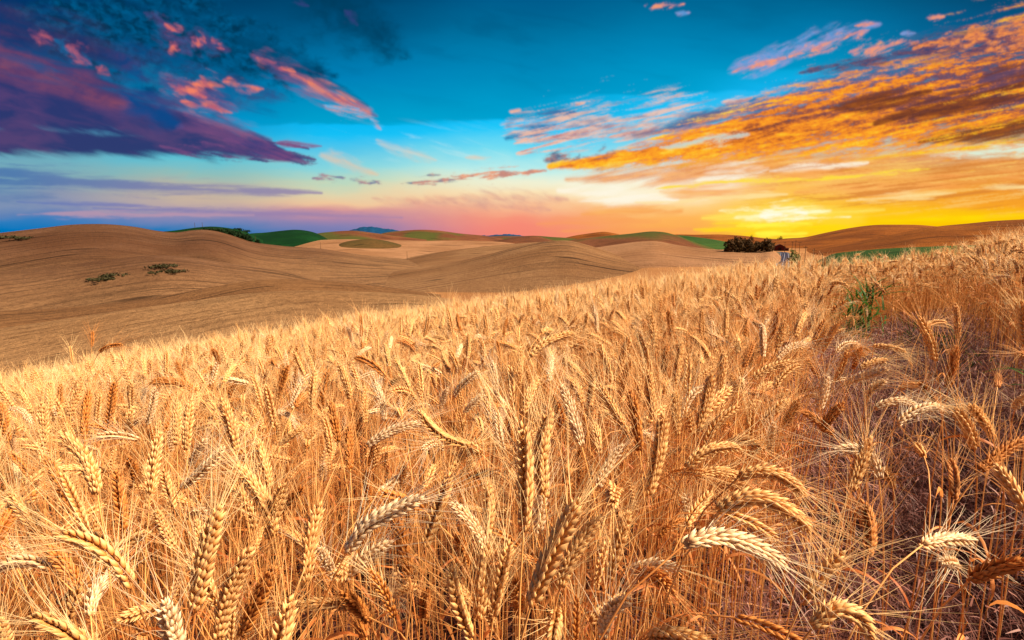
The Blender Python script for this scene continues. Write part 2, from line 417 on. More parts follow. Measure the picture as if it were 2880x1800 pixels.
def sky_picture():
    u = (np.arange(SKY_W, dtype=np.float32) + 0.5) / SKY_W * 2 * SKY_U - SKY_U
    v = (np.arange(SKY_H, dtype=np.float32) + 0.5) / SKY_H * (SKY_V1 - SKY_V0) + SKY_V0
    u, v = np.meshgrid(u, v)
    # direction (u, 1, v) -> the place the photograph shows it at (2420 pixels wide)
    c, s = math.cos(TILT), math.sin(TILT)
    z = np.maximum(c - v * s, 0.05)
    X = (1210 + 1210 * u / z).astype(np.float32)
    Y = (756 - 1210 * (s + v * c) / z).astype(np.float32)
    col = paint_sky(X, Y)
    img = bpy.data.images.new('sky', SKY_W, SKY_H, alpha=False, float_buffer=True)
    img.colorspace_settings.name = 'Linear Rec.709'
    px = np.ones((SKY_H, SKY_W, 4), np.float32)
    px[..., :3] = np.clip(col, 0, 1)
    img.pixels.foreach_set(px.ravel())
    img.update()
    img.pack()
    return img


world = bpy.data.worlds.new('World')
SC.world = world
world.use_nodes = True
wn = world.node_tree
wn.nodes.clear()
W = Nodes(wn)
tc = W.new('ShaderNodeTexCoord')
sp = W.new('ShaderNodeSeparateXYZ')
wn.links.new(tc.outputs['Generated'], sp.inputs[0])
dx, dy, dz = sp.outputs
yy = W.m('MAXIMUM', W.m('ABSOLUTE', dy), 0.14)
su = W.m('MULTIPLY_ADD', W.m('DIVIDE', dx, yy), 0.5 / SKY_U, 0.5)
sv = W.m('MULTIPLY_ADD', W.m('DIVIDE', dz, yy), 1 / (SKY_V1 - SKY_V0), -SKY_V0 / (SKY_V1 - SKY_V0))
ti = W.new('ShaderNodeTexImage')
ti.image = sky_picture()
ti.extension = 'EXTEND'
ti.interpolation = 'Linear'
wn.links.new(W.xyz(su, sv, 0.0), ti.inputs['Vector'])
# high overhead the picture gives way to plain evening blue
high = W.smooth(dz, 0.55, 0.85)
colour = W.mix(high, ti.outputs['Color'], lin((20, 78, 118)))
bg = W.new('ShaderNodeBackground')
wn.links.new(colour, bg.inputs['Color'])
bg.inputs['Strength'].default_value = 2 ** -1.28
wo = W.new('ShaderNodeOutputWorld')
wn.links.new(bg.outputs[0], wo.inputs[0])
world.cycles.sampling_method = 'MANUAL'
world.cycles.sample_map_resolution = 512


# ------------------------------------------------------------------ mesh helpers
def quad_mesh(name, verts, quads, mat, smooth=True, uv=None, attr=None):
    me = bpy.data.meshes.new(name)
    verts = np.ascontiguousarray(verts, np.float32).reshape(-1, 3)
    quads = np.ascontiguousarray(quads, np.int32).reshape(-1, 4)
    n = len(quads)
    me.vertices.add(len(verts))
    me.vertices.foreach_set('co', verts.ravel())
    me.loops.add(n * 4)
    me.loops.foreach_set('vertex_index', quads.ravel())
    me.polygons.add(n)
    me.polygons.foreach_set('loop_start', np.arange(n, dtype=np.int32) * 4)
    me.polygons.foreach_set('use_smooth', np.full(n, smooth))
    if uv is not None:
        l = me.uv_layers.new(name='rows')
        l.data.foreach_set('uv', np.ascontiguousarray(np.asarray(uv, np.float32)[quads.ravel()]).ravel())
    if attr is not None:
        for k, a in attr.items():
            at_ = me.attributes.new(k, 'FLOAT', 'POINT')
            at_.data.foreach_set('value', np.ascontiguousarray(a, np.float32))
    me.update(calc_edges=True)
    me.validate()
    if mat is not None:
        for q in (mat if isinstance(mat, (list, tuple)) else [mat]):
            me.materials.append(q)
    return me


def put(name, me, parent=None, loc=None):
    o = bpy.data.objects.new(name, me)
    COL.objects.link(o)
    if parent is not None:
        o.parent = parent
    if loc is not None:
        o.location = loc
    return o


def tag(o, label=None, cat=None, group=None, kind=None):
    if label:
        o['label'] = label
    if cat:
        o['category'] = cat
    if group:
        o['group'] = group
    if kind:
        o['kind'] = kind
    return o


def grid_quads(nr, nc, wrap=False):
    i = np.arange(nr - 1)[:, None]
    j = np.arange(nc if wrap else nc - 1)[None, :]
    j2 = (j + 1) % nc
    return np.stack([(i * nc + j) + 0 * j, (i * nc + j2), ((i + 1) * nc + j2), ((i + 1) * nc + j)], -1).reshape(-1, 4)


def material(name):
    m = bpy.data.materials.new(name)
    m.use_nodes = True
    nt = m.node_tree
    nt.nodes.clear()
    N = Nodes(nt)
    out = N.new('ShaderNodeOutputMaterial')
    return m, N, out


def finish(N, out, colour, rough=0.85, normal=None, translucent=0.0, spec=0.2, tcol=None):
    b = N.new('ShaderNodeBsdfPrincipled')
    N.put(b.inputs['Base Color'], colour)
    N.put(b.inputs['Roughness'], rough)
    b.inputs['Specular IOR Level'].default_value = spec
    if normal is not None:
        N.nt.links.new(normal, b.inputs['Normal'])
    sh = b.outputs[0]
    if translucent:
        t = N.new('ShaderNodeBsdfTranslucent')
        N.put(t.inputs['Color'], tcol if tcol is not None else colour)
        mx = N.new('ShaderNodeMixShader')
        mx.inputs[0].default_value = translucent
        N.nt.links.new(sh, mx.inputs[1])
        N.nt.links.new(t.outputs[0], mx.inputs[2])
        sh = mx.outputs[0]
    N.nt.links.new(sh, out.inputs[0])


def bump(N, h, strength, dist):
    b = N.new('ShaderNodeBump')
    b.inputs['Strength'].default_value = strength
    b.inputs['Distance'].default_value = dist
    N.nt.links.new(h, b.inputs['Height'])
    return b.outputs[0]


def world_pos(N):
    g = N.new('ShaderNodeNewGeometry')
    return g.outputs['Position']


# ------------------------------------------------------------------ ground
def smooth_interp(x, xs, ys):
    """monotone-ish cubic through points"""
    xs, ys = np.asarray(xs, float), np.asarray(ys, float)
    d = np.gradient(ys, xs)
    i = np.clip(np.searchsorted(xs, x) - 1, 0, len(xs) - 2)
    h = xs[i + 1] - xs[i]
    t = np.clip((x - xs[i]) / h, 0, 1)
    return ((2 * t**3 - 3 * t**2 + 1) * ys[i] + (t**3 - 2 * t**2 + t) * h * d[i]
            + (-2 * t**3 + 3 * t**2) * ys[i + 1] + (t**3 - t**2) * h * d[i + 1])


def ground_z(x, y):
    """brow of the wheat hill we stand on, falling to the valley floor"""
    x, y = np.asarray(x, float), np.asarray(y, float)
    r = np.hypot(x, y) + 1e-6
    az = np.degrees(np.arctan2(x, y))
    s = 0.098 * np.sin(np.radians(az)) - 0.022 * np.cos(np.radians(az))
    s = s + 0.036 * np.clip((az - 29) / 16, 0, 1.2) ** 1.3 + 0.012 * np.exp(-((az - 27) / 7) ** 2)
    k = np.interp(az, [-180, -60, -45, 0, 25, 45, 60, 180], [.011, .012, .011, .0085, .0065, .0062, .006, .011])
    s = np.where(np.abs(az) > 60, s * np.interp(np.abs(az), [60, 120, 180], [1, .3, -1]), s)
    r1 = np.interp(az, [-180, -45, 0, 45, 180], [9, 9, 10, 12, 9])
    zf = np.interp(az, [-180, -60, -20, 0, 15, 40, 60, 180], [-34, -36, -34, -30, -20, -18, -18, -34])
    z1 = s * r1 - k * r1 * r1
    sl = s - 2 * k * r1
    L = np.clip((z1 - zf) / np.maximum(-sl, 0.02), 30, 75)
    near = s * r - k * r * r
    far = zf + (z1 - zf) * np.exp(-(r - r1) / L)
    z = np.where(r < r1, near, far)
    z = z - np.clip(r - 2600, 0, None) * 0.02
    # the small lumps of a ploughed field
    z = z + 0.012 * np.sin(3.1 * x + 1.7 * y) * np.cos(2.3 * y - 0.6 * x) * (r < 40)
    return z


def field_material(name, c_light, c_dark, c_row, row_amount=0.55, grain=1.0, row_scale=0.16, green=None, low=None):
    m, N, out = material(name)
    P = world_pos(N)
    uv = N.new('ShaderNodeUVMap')
    uv.uv_map = 'rows'
    sep = N.new('ShaderNodeSeparateXYZ')
    N.nt.links.new(uv.outputs[0], sep.inputs[0])
    a, b = sep.outputs[0], sep.outputs[1]
    big = N.noise(P, 0.012, 4, 0.55)
    mid = N.noise(P, 0.07, 5, 0.65)
    fine = N.noise(P, grain * 0.55, 5, 0.8)
    warp = N.m('MULTIPLY', N.m('SUBTRACT', mid, 0.5), 5.0)
    bw = N.m('ADD', b, warp)

    def rows(fa, fb, z, det=4):
        return N.noise(N.xyz(N.m('MULTIPLY', a, fa * row_scale), N.m('MULTIPLY', bw, fb * row_scale), z), 1.0, det, 0.7, 0.1)
    r1 = rows(0.012, 1.1, 0.0)
    r2 = rows(0.12, 3.6, 4.0)
    r3 = rows(0.9, 13.0, 9.0, 3)
    c = N.mix(N.smooth(big, 0.35, 0.65), lin(c_dark), lin(c_light))
    if low is not None:      # riper, paler crop on the lower slopes
        sz = N.new('ShaderNodeSeparateXYZ')
        N.nt.links.new(P, sz.inputs[0])
        c = N.mix(N.smooth(N.m('ADD', sz.outputs[2], N.m('MULTIPLY', mid, 6.0)), -24.0, -4.0, 1.0, 0.0), c, N.mix(N.smooth(big, 0.35, 0.65), lin(tuple(v * 0.88 for v in low)), lin(low)))
    c = N.mix(N.smooth(mid, 0.4, 0.75, 0.0, 0.3), c, lin(c_dark))
    if green is not None:
        c = N.mix(N.smooth(N.noise(P, 0.006, 3, 0.5), 0.46, 0.58, 0.0, 0.85), c, lin(green))
    c = N.mix(N.smooth(r1, 0.50, 0.64, 0.0, row_amount * 0.9), c, lin(c_row))
    c = N.mix(N.smooth(r2, 0.54, 0.66, 0.0, row_amount), c, lin(c_row))
    c = N.mix(N.smooth(r3, 0.48, 0.68, 0.0, row_amount * 0.75), c, lin(c_row))
    c = N.mix(N.smooth(fine, 0.42, 0.68, 0.0, 0.42), c, lin(c_row))
    # wheel tracks of the sprayer: few, thin and dark
    tr = N.noise(N.xyz(N.m('MULTIPLY', a, 0.0026), N.m('MULTIPLY', bw, 0.075), 21.0), 1.0, 1, 0.4, 0.0)
    track = N.smooth(N.m('ABSOLUTE', N.m('SUBTRACT', tr, 0.5)), 0.0, 0.022, 0.85, 0.0)
    gap = N.smooth(N.noise(P, 0.016, 2, 0.5), 0.42, 0.55)
    c = N.mix(N.m('MULTIPLY', track, gap), c, lin(tuple(v * 0.6 for v in c_row)))
    h = N.m('ADD', N.m('MULTIPLY', fine, 0.8), N.m('MULTIPLY', r3, 0.7))
    finish(N, out, c, 0.95, bump(N, h, 1.0, 1.1), spec=0.05)
    return m


M_TAN = field_material('ripe_wheat_field', (146, 109, 75), (125, 89, 58), (74, 49, 32), 0.6)
M_TAN2 = field_material('pale_wheat_field', (158, 117, 85), (139, 99, 68), (94, 63, 41), 0.5, 1.0, 0.13)
M_BROWN = field_material('dark_wheat_field', (113, 80, 58), (90, 59, 39), (56, 37, 25), 0.6, low=(142, 105, 72))
M_GREEN = field_material('green_crop_field', (16, 56, 22), (9, 41, 16), (5, 31, 13), 0.35, 0.4, 0.08)
M_MIXED = field_material('fallow_field', (119, 72, 47), (94, 56, 36), (58, 38, 25), 0.35, 0.4, 0.07, green=(56, 74, 29))
M_OLIVE = field_material('olive_field', (92, 66, 36), (66, 58, 30), (46, 40, 22), 0.3, 0.4, 0.07)
M_TAN_SHADED = field_material('tan_wheat_shaded', (134, 96, 62), (116, 82, 53), (68, 44, 29), 0.6)  # ripe crop darkened: shade of the rear fold put into its colour
M_TAN_LIT = field_material('tan_wheat_lit', (156, 121, 84), (138, 102, 68), (84, 57, 37), 0.55)  # ripe crop lightened: light on the front fold put into its colour
M_LIME = field_material('fresh_green_field', (62, 88, 38), (42, 68, 30), (32, 52, 24), 0.35, 0.5, 0.1)
M_RUST = field_material('far_rust_field', (134, 76, 26), (104, 56, 20), (70, 38, 16), 0.45, 0.4, 0.07)


def terrain():
    rs = np.concatenate([[0.05], np.geomspace(0.3, 40, 150), np.geomspace(42, 40000, 130)])
    azs = np.concatenate([np.linspace(-180, -64, 50, endpoint=False), np.linspace(-64, 64, 330), np.linspace(64, 180, 50, endpoint=False)[1:]])
    rr, aa = np.meshgrid(rs, np.radians(azs), indexing='ij')
    x, y = rr * np.sin(aa), rr * np.cos(aa)
    z = ground_z(x, y)
    v = np.stack([x, y, z], -1).reshape(-1, 3)
    q = grid_quads(len(rs), len(azs), True)[:, ::-1]
    uv = np.stack([x * 0.97 + y * 0.24, y * 0.97 - x * 0.24], -1).reshape(-1, 2)
    # soil close by, standing crop farther off
    m, N, out = material('field_ground')
    P = world_pos(N)
    d = N.v('LENGTH', P)
    soil = N.noise(P, 9.0, 6, 0.7)
    soil2 = N.noise(P, 46.0, 4, 0.7)
    c1 = N.mix(N.smooth(soil, 0.35, 0.65), lin((40, 22, 22)), lin((92, 54, 48)))
    c1 = N.mix(N.smooth(soil2, 0.5, 0.7, 0, 0.7), c1, lin((122, 82, 70)))
    uvn = N.new('ShaderNodeUVMap')
    uvn.uv_map = 'rows'
    sep = N.new('ShaderNodeSeparateXYZ')
    N.nt.links.new(uvn.outputs[0], sep.inputs[0])
    rows = N.noise(N.xyz(N.m('MULTIPLY', sep.outputs[0], 0.22), N.m('MULTIPLY', sep.outputs[1], 2.4), 0.0), 1.0, 6, 0.75, 0.2)
    fine = N.noise(P, 3.0, 6, 0.8)
    big = N.noise(P, 0.02, 4, 0.55)
    c2 = N.mix(N.smooth(big, 0.35, 0.65), lin((136, 94, 58)), lin((158, 114, 72)))
    c2 = N.mix(N.smooth(rows, 0.5, 0.68, 0, 0.55), c2, lin((116, 68, 34)))
    c2 = N.mix(N.smooth(fine, 0.4, 0.7, 0, 0.55), c2, lin((112, 66, 34)))
    c = N.mix(N.smooth(d, 16, 30), c1, c2)
    h = N.m('ADD', N.m('MULTIPLY', fine, 0.5), N.m('MULTIPLY', rows, 0.4))
    finish(N, out, c, 0.95, bump(N, h, 0.8, 0.5), spec=0.05)
    me = quad_mesh('ground', v, q, m, True, uv)
    return tag(put('ground', me), kind='structure')


terrain()


def hill(name, pts, width, mat, back=None, foot=1.5, rough=0.0, power=1.0, n=150, label=None, taper=0.0):
    """a mound whose crest runs through points given as (photo x, photo y, metres away); it falls to the ground in front and behind"""
    pts = np.array(pts, float)
    px = np.linspace(pts[0, 0], pts[-1, 0], n)
    py = smooth_interp(px, pts[:, 0], pts[:, 1])
    di = smooth_interp(px, pts[:, 0], pts[:, 2])
    wd = np.interp(px, pts[:, 0], [width] * len(pts) if np.isscalar(width) else width)
    bk = wd if back is None else np.full(n, float(back))
    crest = np.array([at(a, b, c) for a, b, c in zip(px, py, di)])
    if rough:
        crest[:, 2] += rough * fbm(np.arange(n) * 0.35, np.zeros(n) + 0.5, 77, 4)
    e = np.linspace(0, 1, n)
    crest[:, 2] -= taper * (1 - sstep(np.minimum(e, 1 - e), 0.0, 0.16)) ** 2
    h = -crest[:, :2] / np.linalg.norm(crest[:, :2], axis=1, keepdims=True)
    ts = np.concatenate([-np.linspace(1, 0.04, 14), np.linspace(0, 1, 46)])
    V = np.zeros((len(ts), n, 3))
    s = np.concatenate([[0], np.cumsum(np.linalg.norm(np.diff(crest[:, :2], axis=0), axis=1))])
    UVs = np.zeros((len(ts), n, 2))
    for i, t in enumerate(ts):
        w = wd * t if t >= 0 else bk * t
        xy = crest[:, :2] + h * w[:, None]
        endw = wd if t >= 0 else bk
        exy = crest[:, :2] + h * (endw * (1 if t >= 0 else -1))[:, None]
        zb = ground_z(exy[:, 0], exy[:, 1]) - foot
        zb = np.minimum(zb, crest[:, 2] - 0.5)
        a = abs(t) ** power
        S = a * a * (3 - 2 * a)
        V[i, :, :2] = xy
        V[i, :, 2] = crest[:, 2] + (zb - crest[:, 2]) * S
        UVs[i, :, 0] = s
        UVs[i, :, 1] = w * (1 + 0.25 * np.sin(s / 70.0)) + 0.12 * s
    me = quad_mesh(name, V.reshape(-1, 3), grid_quads(len(ts), n), mat, True, UVs.reshape(-1, 2))
    o = put(name, me)
    tag(o, label=label, kind='structure')
    return o


# far to near; crest points traced over the photograph, with distances that fit the size of road, trees and poles
hill('mountain', [(900, 660, 9000), (975, 650, 9000), (1000, 643, 9000), (1030, 638, 9000), (1062, 640, 9000), (1110, 647, 9000), (1150, 655, 9000), (1300, 664, 9000), (1380, 662, 9000), (1430, 659, 9000), (1500, 668, 9000)],
     1500, field_material('haze_blue_forest', (20, 66, 100), (12, 54, 90), (8, 40, 72), 0.2, 0.05, 0.002), rough=14, label='blue forested mountain far off on the skyline')  # blue of distant haze is put into the forest's base colour
hill('hill', [(380, 668, 700), (430, 655, 700), (492, 648, 700), (560, 639, 700), (590, 637, 700), (640, 641, 700), (690, 652, 700), (740, 676, 700)], 260, M_GREEN, label='dark green hill carrying two thin masts')
hill('hill', [(640, 672, 1000), (702, 657, 1000), (745, 654, 1000), (790, 649, 1000), (826, 646, 1000), (850, 647, 1000), (890, 656, 1000), (930, 678, 1000), (960, 700, 1000)], 330, M_GREEN, label='smooth green hill left of the blue mountain')
hill('hill', [(840, 674, 1300), (890, 657, 1300), (930, 652, 1300), (1000, 649, 1300), (1050, 655, 1300), (1120, 664, 1300), (1200, 674, 1300)], 260, M_MIXED)
hill('hill', [(1040, 668, 1500), (1080, 655, 1500), (1130, 649, 1500), (1190, 646, 1500), (1230, 648, 1500), (1290, 656, 1500), (1370, 664, 1500), (1440, 676, 1500)], 300, M_MIXED)
hill('hill', [(1340, 672, 1700), (1380, 665, 1700), (1450, 664, 1700), (1540, 666, 1700), (1620, 670, 1700)], 300, M_MIXED)
hill('hill', [(1560, 676, 1500), (1620, 662, 1500), (1660, 656, 1500), (1702, 652, 1500), (1727, 656, 1500), (1780, 670, 1500)], 260, M_RUST)
hill('hill', [(1840, 668, 1500), (1880, 661, 1500), (1960, 660, 1500), (2042, 660, 1500), (2100, 664, 1500), (2160, 671, 1500), (2230, 672, 1500), (2300, 680, 1500)], 400, M_RUST)
hill('hill', [(2150, 682, 1300), (2200, 672, 1300), (2264, 667, 1300), (2320, 655, 1300), (2386, 642, 1300), (2459, 633, 1300), (2520, 632, 1300), (2588, 633, 1300), (2660, 640, 1300), (2760, 655, 1300)], 520, M_RUST)
hill('hill', [(2200, 716, 800), (2260, 704, 800), (2340, 690, 800), (2426, 676, 800), (2500, 662, 800), (2560, 650, 800), (2637, 637, 800), (2720, 629, 800), (2791, 622, 800), (2880, 617, 800), (3050, 606, 800), (3250, 612, 800)],
     330, M_RUST, label='broad rust coloured hill rising behind the ripe wheat')
hill('field', [(760, 700, 900), (800, 690, 900), (880, 677, 900), (960, 673, 900), (1060, 674, 900), (1180, 677, 900), (1320, 677, 900), (1400, 680, 900), (1500, 692, 900)], 330, M_TAN2, foot=2)
hill('hill', [(930, 700, 805), (962, 683, 805), (1000, 675, 805), (1040, 672, 805), (1080, 676, 805), (1110, 683, 805), (1160, 699, 805)], 70, M_OLIVE, foot=-11)
hill('hill', [(1330, 692, 1000), (1400, 676, 1000), (1455, 666, 1000), (1490, 663, 1000), (1560, 667, 1000), (1650, 674, 1000)], 230, M_MIXED, foot=3)
hill('field', [(1860, 668, 900), (1900, 662, 900), (1960, 667, 900), (2010, 674, 900), (2060, 684, 900), (2110, 696, 900)], 160, M_LIME, foot=2, taper=10)
hill('hill', [(1540, 690, 760), (1620, 673, 760), (1700, 664, 760), (1764, 658, 760), (1843, 651, 760), (1868, 653, 760), (1900, 661, 760), (1950, 680, 760), (2010, 700, 760)], 200, M_MIXED, foot=2, label='brown hill with green foot behind the tan mounds')
hill('field', [(2280, 726, 420), (2340, 714, 420), (2400, 707, 420), (2480, 700, 420), (2610, 694, 420), (2720, 690, 420), (2860, 694, 420)], 120, M_LIME, foot=1, taper=6)
hill('field', [(880, 790, 640), (1000, 764, 640), (1100, 740, 640), (1206, 715, 640), (1330, 697, 640), (1455, 685, 640), (1520, 681, 640), (1620, 690, 640)], 240, M_TAN)
hill('hill', [(-500, 700, 560), (-200, 678, 560), (0, 655, 560), (120, 641, 560), (200, 632, 560), (255, 630, 560), (310, 631, 560), (380, 638, 560), (450, 650, 560), (500, 653, 560), (537, 648, 560), (575, 646, 560), (610, 650, 560),
              (660, 664, 560), (702, 678, 560), (785, 691, 560), (909, 701, 560), (1000, 716, 560), (1100, 730, 560), (1220, 748, 560), (1330, 775, 560)], 330, M_BROWN, foot=3, label='wide brown wheat hill with dark bushes on its right shoulder')
hill('hill', [(1400, 742, 480), (1500, 722, 480), (1640, 702, 480), (1720, 690, 480), (1806, 679, 480), (1840, 678, 480), (1909, 690, 480), (2000, 701, 480), (2080, 705, 480), (2140, 705, 480), (2172, 704, 480), (2186, 712, 480), (2196, 724, 480)], 170, M_TAN2, foot=2)
hill('hill', [(900, 806, 420), (1000, 784, 420), (1124, 763, 420), (1248, 744, 420), (1372, 716, 420), (1440, 698, 420), (1496, 685, 420), (1558, 677, 420), (1600, 677, 420), (1645, 687, 420), (1700, 704, 420), (1780, 726, 420), (1880, 748, 420), (1980, 762, 420)],
     190, M_TAN, foot=3, power=0.92, label='rounded tan wheat mound with dark tracks near its top')
hill('hill', [(-500, 800, 330), (-200, 780, 330), (0, 763, 330), (100, 755, 330), (200, 744, 330), (320, 729, 330), (430, 719, 330), (500, 721, 330), (560, 728, 330), (620, 738, 330), (700, 749, 330), (800, 764, 330), (900, 786, 330)], 150, M_BROWN, foot=3)
hill('hill', [(-400, 905, 200), (0, 876, 200), (150, 868, 200), (290, 856, 200), (400, 842, 200), (496, 826, 200), (600, 806, 200), (702, 790, 200), (806, 785, 200), (909, 789, 200), (1000, 797, 200), (1060, 804, 200), (1140, 815, 200), (1240, 830, 200)],
     90, M_TAN_SHADED, foot=9, power=0.85)
hill('hill', [(-300, 965, 130), (0, 925, 130), (200, 895, 130), (400, 865, 130), (560, 844, 130), (660, 829, 130), (744, 821, 130), (830, 817, 130), (909, 817, 130), (1000, 820, 130), (1145, 827, 130), (1300, 846, 130)], 60, M_TAN_LIT, foot=2, power=0.85)


# ------------------------------------------------------------------ far things: trees, poles, barn, road
def flat_material(name, c, c2=None, scale=3.0, rough=0.9, translucent=0.0, spec=0.15):
    m, N, out = material(name)
    col = lin(c)
    if c2 is not None:
        g = N.new('ShaderNodeTexCoord')
        col = N.mix(N.smooth(N.noise(g.outputs['Object'], scale, 4, 0.6), 0.35, 0.65), lin(c), lin(c2))
    finish(N, out, col, rough, translucent=translucent, spec=spec)
    return m


M_BARK = flat_material('bark', (70, 50, 36), (96, 72, 52))
M_LEAF = flat_material('dark_tree_leaves', (58, 40, 18), (84, 58, 26), 0.6, 0.8, 0.25)
M_BUSH = flat_material('dark_bush_leaves', (12, 34, 12), (24, 46, 18), 0.8, 0.8, 0.2)
M_SCRUB = flat_material('scrub_leaves', (44, 46, 26), (66, 58, 34), 0.8, 0.8, 0.2)
M_WEED = flat_material('roadside_leaves', (70, 90, 34), (104, 104, 48), 0.8, 0.8, 0.25)
M_POLE = flat_material('weathered_pole_wood', (84, 62, 44), (58, 42, 30), 2.0)


def leaf_cloud(rng, lobes, count, size):
    """leaf-sized faces spread through several overlapping lobes (centre, radii)"""
    vs, qs = [], []
    w = np.array([l[1][0] * l[1][1] * l[1][2] for l in lobes])
    w = w / w.sum()
    for i in range(count):
        c, r = lobes[rng.choice(len(lobes), p=w)]
        d = rng.normal(size=3)
        d /= np.linalg.norm(d)
        p = np.array(c) + d * np.array(r) * (0.55 + 0.5 * rng.random() ** 0.6)
        a = rng.normal(size=3)
        a /= np.linalg.norm(a)
        b = np.cross(a, d + 0.01)
        b /= np.linalg.norm(b) + 1e-9
        s = size * (0.6 + 0.8 * rng.random())
        k = len(vs)
        vs += [p - a * s, p + b * s * 0.55, p + a * s, p - b * s * 0.55]
        qs.append((k, k + 1, k + 2, k + 3))
    return np.array(vs), np.array(qs)


def tube(pts, radii, sides=6):
    pts = np.asarray(pts, float)
    n = len(pts)
    T = np.gradient(pts, axis=0)
    T /= np.linalg.norm(T, axis=1, keepdims=True) + 1e-12
    ref = np.array([1.0, 0, 0]) if abs(T[0][0]) < 0.8 else np.array([0, 1.0, 0])
    V = []
    for i in range(n):
        a = ref - T[i] * ref.dot(T[i])
        a /= np.linalg.norm(a) + 1e-12
        ref = a
        b = np.cross(T[i], a)
        t = np.arange(sides) * 2 * math.pi / sides
        V.append(pts[i] + radii[i] * (np.cos(t)[:, None] * a + np.sin(t)[:, None] * b))
    return np.concatenate(V), grid_quads(n, sides, True)


def join(parts):
    vs, qs, o = [], [], 0
    for v, q in parts:
        vs.append(v)
        qs.append(np.asarray(q) + o)
        o += len(v)
    return np.concatenate(vs), np.concatenate(qs)


def box(x0, x1, y0, y1, z0, z1):
    v = np.array([(x, y, z) for x in (x0, x1) for y in (y0, y1) for z in (z0, z1)], float)
    return v, np.array([(0, 1, 3, 2), (4, 6, 7, 5), (0, 4, 5, 1), (2, 3, 7, 6), (0, 2, 6, 4), (1, 5, 7, 3)])


DG = None


def surface_at(x, y):
    """height of the highest ground or hill surface at a place"""
    global DG
    if DG is None:
        DG = bpy.context.evaluated_depsgraph_get()
    hit, loc, *_ = SC.ray_cast(DG, Vector((x, y, 500)), Vector((0, 0, -1)))
    return loc.z if hit else float(ground_z(x, y))


def seen_at(px, py):
    """the place on the terrain that shows at a photo pixel"""
    global DG
    if DG is None:
        DG = bpy.context.evaluated_depsgraph_get()
    hit, loc, *_ = SC.ray_cast(DG, EYE, ray(px, py).normalized())
    return loc if hit else None


def tree(px, base_y, top_y, dist, wide, label, cat='tree', mat=M_LEAF, count=420, name='tree', group=None, squat=False, seed=1):
    rng = np.random.default_rng(seed)
    p = at(px, base_y, dist)
    x, y = p.x, p.y
    z = surface_at(x, y) - 0.2
    top = at(px, top_y, dist).z
    h = max(top - z, 1.0)
    w = wide * dist / 1440
    root = put(name, None, None, (x, y, z))
    tag(root, label, cat, group)
    lobes = []
    nl = 7
    for i in range(nl):
        f = (0.30 if not squat else 0.15) + (0.62 if not squat else 0.7) * i / (nl - 1)
        rad = w * 0.5 * (0.45 + 0.5 * math.sin(math.pi * min(1, 0.2 + 0.8 * f))) * (0.7 + 0.3 * rng.random())
        a = rng.random() * 6.28
        off = (w * 0.24) * (1 - 0.5 * f)
        lobes.append(((math.cos(a) * off, math.sin(a) * off, h * f * 0.93), (rad, rad, h * 0.15 + rad * 0.25)))
    v, q = leaf_cloud(rng, lobes, count, 0.055 * w + 0.035 * h)
    put('crown', quad_mesh('crown', v, q, mat, False), root)
    limbs = [tube([(0, 0, 0), (0.1, 0, h * .3), (0, 0.1, h * .75)], [h * .03, h * .022, h * .006])]
    for i in range(4):
        a = i * 1.6 + rng.random()
        limbs.append(tube([(0, 0, h * (.22 + .1 * i)), (math.cos(a) * w * .15, math.sin(a) * w * .15, h * (.34 + .1 * i)), (math.cos(a) * w * .3, math.sin(a) * w * .3, h * (.42 + .1 * i))], [h * .014, h * .009, h * .003], 5))
    v, q = join(limbs)
    put('trunk', quad_mesh('trunk', v, q, M_BARK), root)
    return root


GROVE = 'trees of the dark grove beside the road'
for i, (px, by, ty, wd, lab) in enumerate([
        (2054, 705, 671, 26, 'broad dark tree at the open end of the grove beside the pale field'),
        (2072, 705, 665, 28, 'tallest rounded dark tree of the grove by the road'),
        (2092, 705, 667, 26, 'dark tree in the thick of the grove just past its tallest crown'),
        (2109, 705, 672, 24, 'middle dark tree of the grove where the crowns step down'),
        (2125, 704, 679, 22, 'low dark tree in the dip of the grove skyline'),
        (2143, 704, 677, 22, 'dark tree of the grove second from the barn'),
        (2162, 703, 671, 30, 'bushy dark tree of the grove next to the barn')]):
    tree(px, by, ty, 455 + 6 * (i % 3), wd + 4, lab, group=GROVE, count=620, squat=True, seed=20 + i)
tree(2115, 672, 661, 1250, 12, 'small lone tree on the far ridge above the grove', seed=41, count=160)
tree(2194, 676, 665, 1250, 12, 'tiny lone tree on the skyline under the low sun', seed=42, count=160)
HEDGE = 'dark bushes down the shoulder of the brown hill'
for i, (px, by, ty, wd, lab) in enumerate([
        (592, 656, 644, 34, 'dark bush at the upper end of the band on the brown hill'),
        (614, 662, 644, 38, 'dark bush second down the band on the brown hill'),
        (634, 668, 645, 40, 'dense dark bush in the upper half of the band on the brown hill'),
        (654, 673, 648, 40, 'tallest dark bush halfway down the band on the brown hill'),
        (672, 677, 653, 36, 'dark bush just below the tallest in the band'),
        (688, 680, 660, 32, 'dark bush near the lower end of the band'),
        (702, 681, 667, 24, 'small dark bush ending the band on the brown hill'),
        (725, 682, 673, 14, 'lone round dark bush standing apart below the band')]):
    tree(px, by, ty, 552 + 4 * (i % 2), wd, lab, 'bush', M_BUSH, 360, 'bush', HEDGE, True, 60 + i)
for i, (px, by, ty, wd, lab) in enumerate([(668, 650, 643, 26, 'hazy tree row tip behind the band of bushes'), (690, 655, 648, 26, 'hazy low tree farther along behind the band of bushes')]):
    tree(px, by, ty, 690, wd, lab, 'tree', M_BUSH, 200, seed=80 + i)
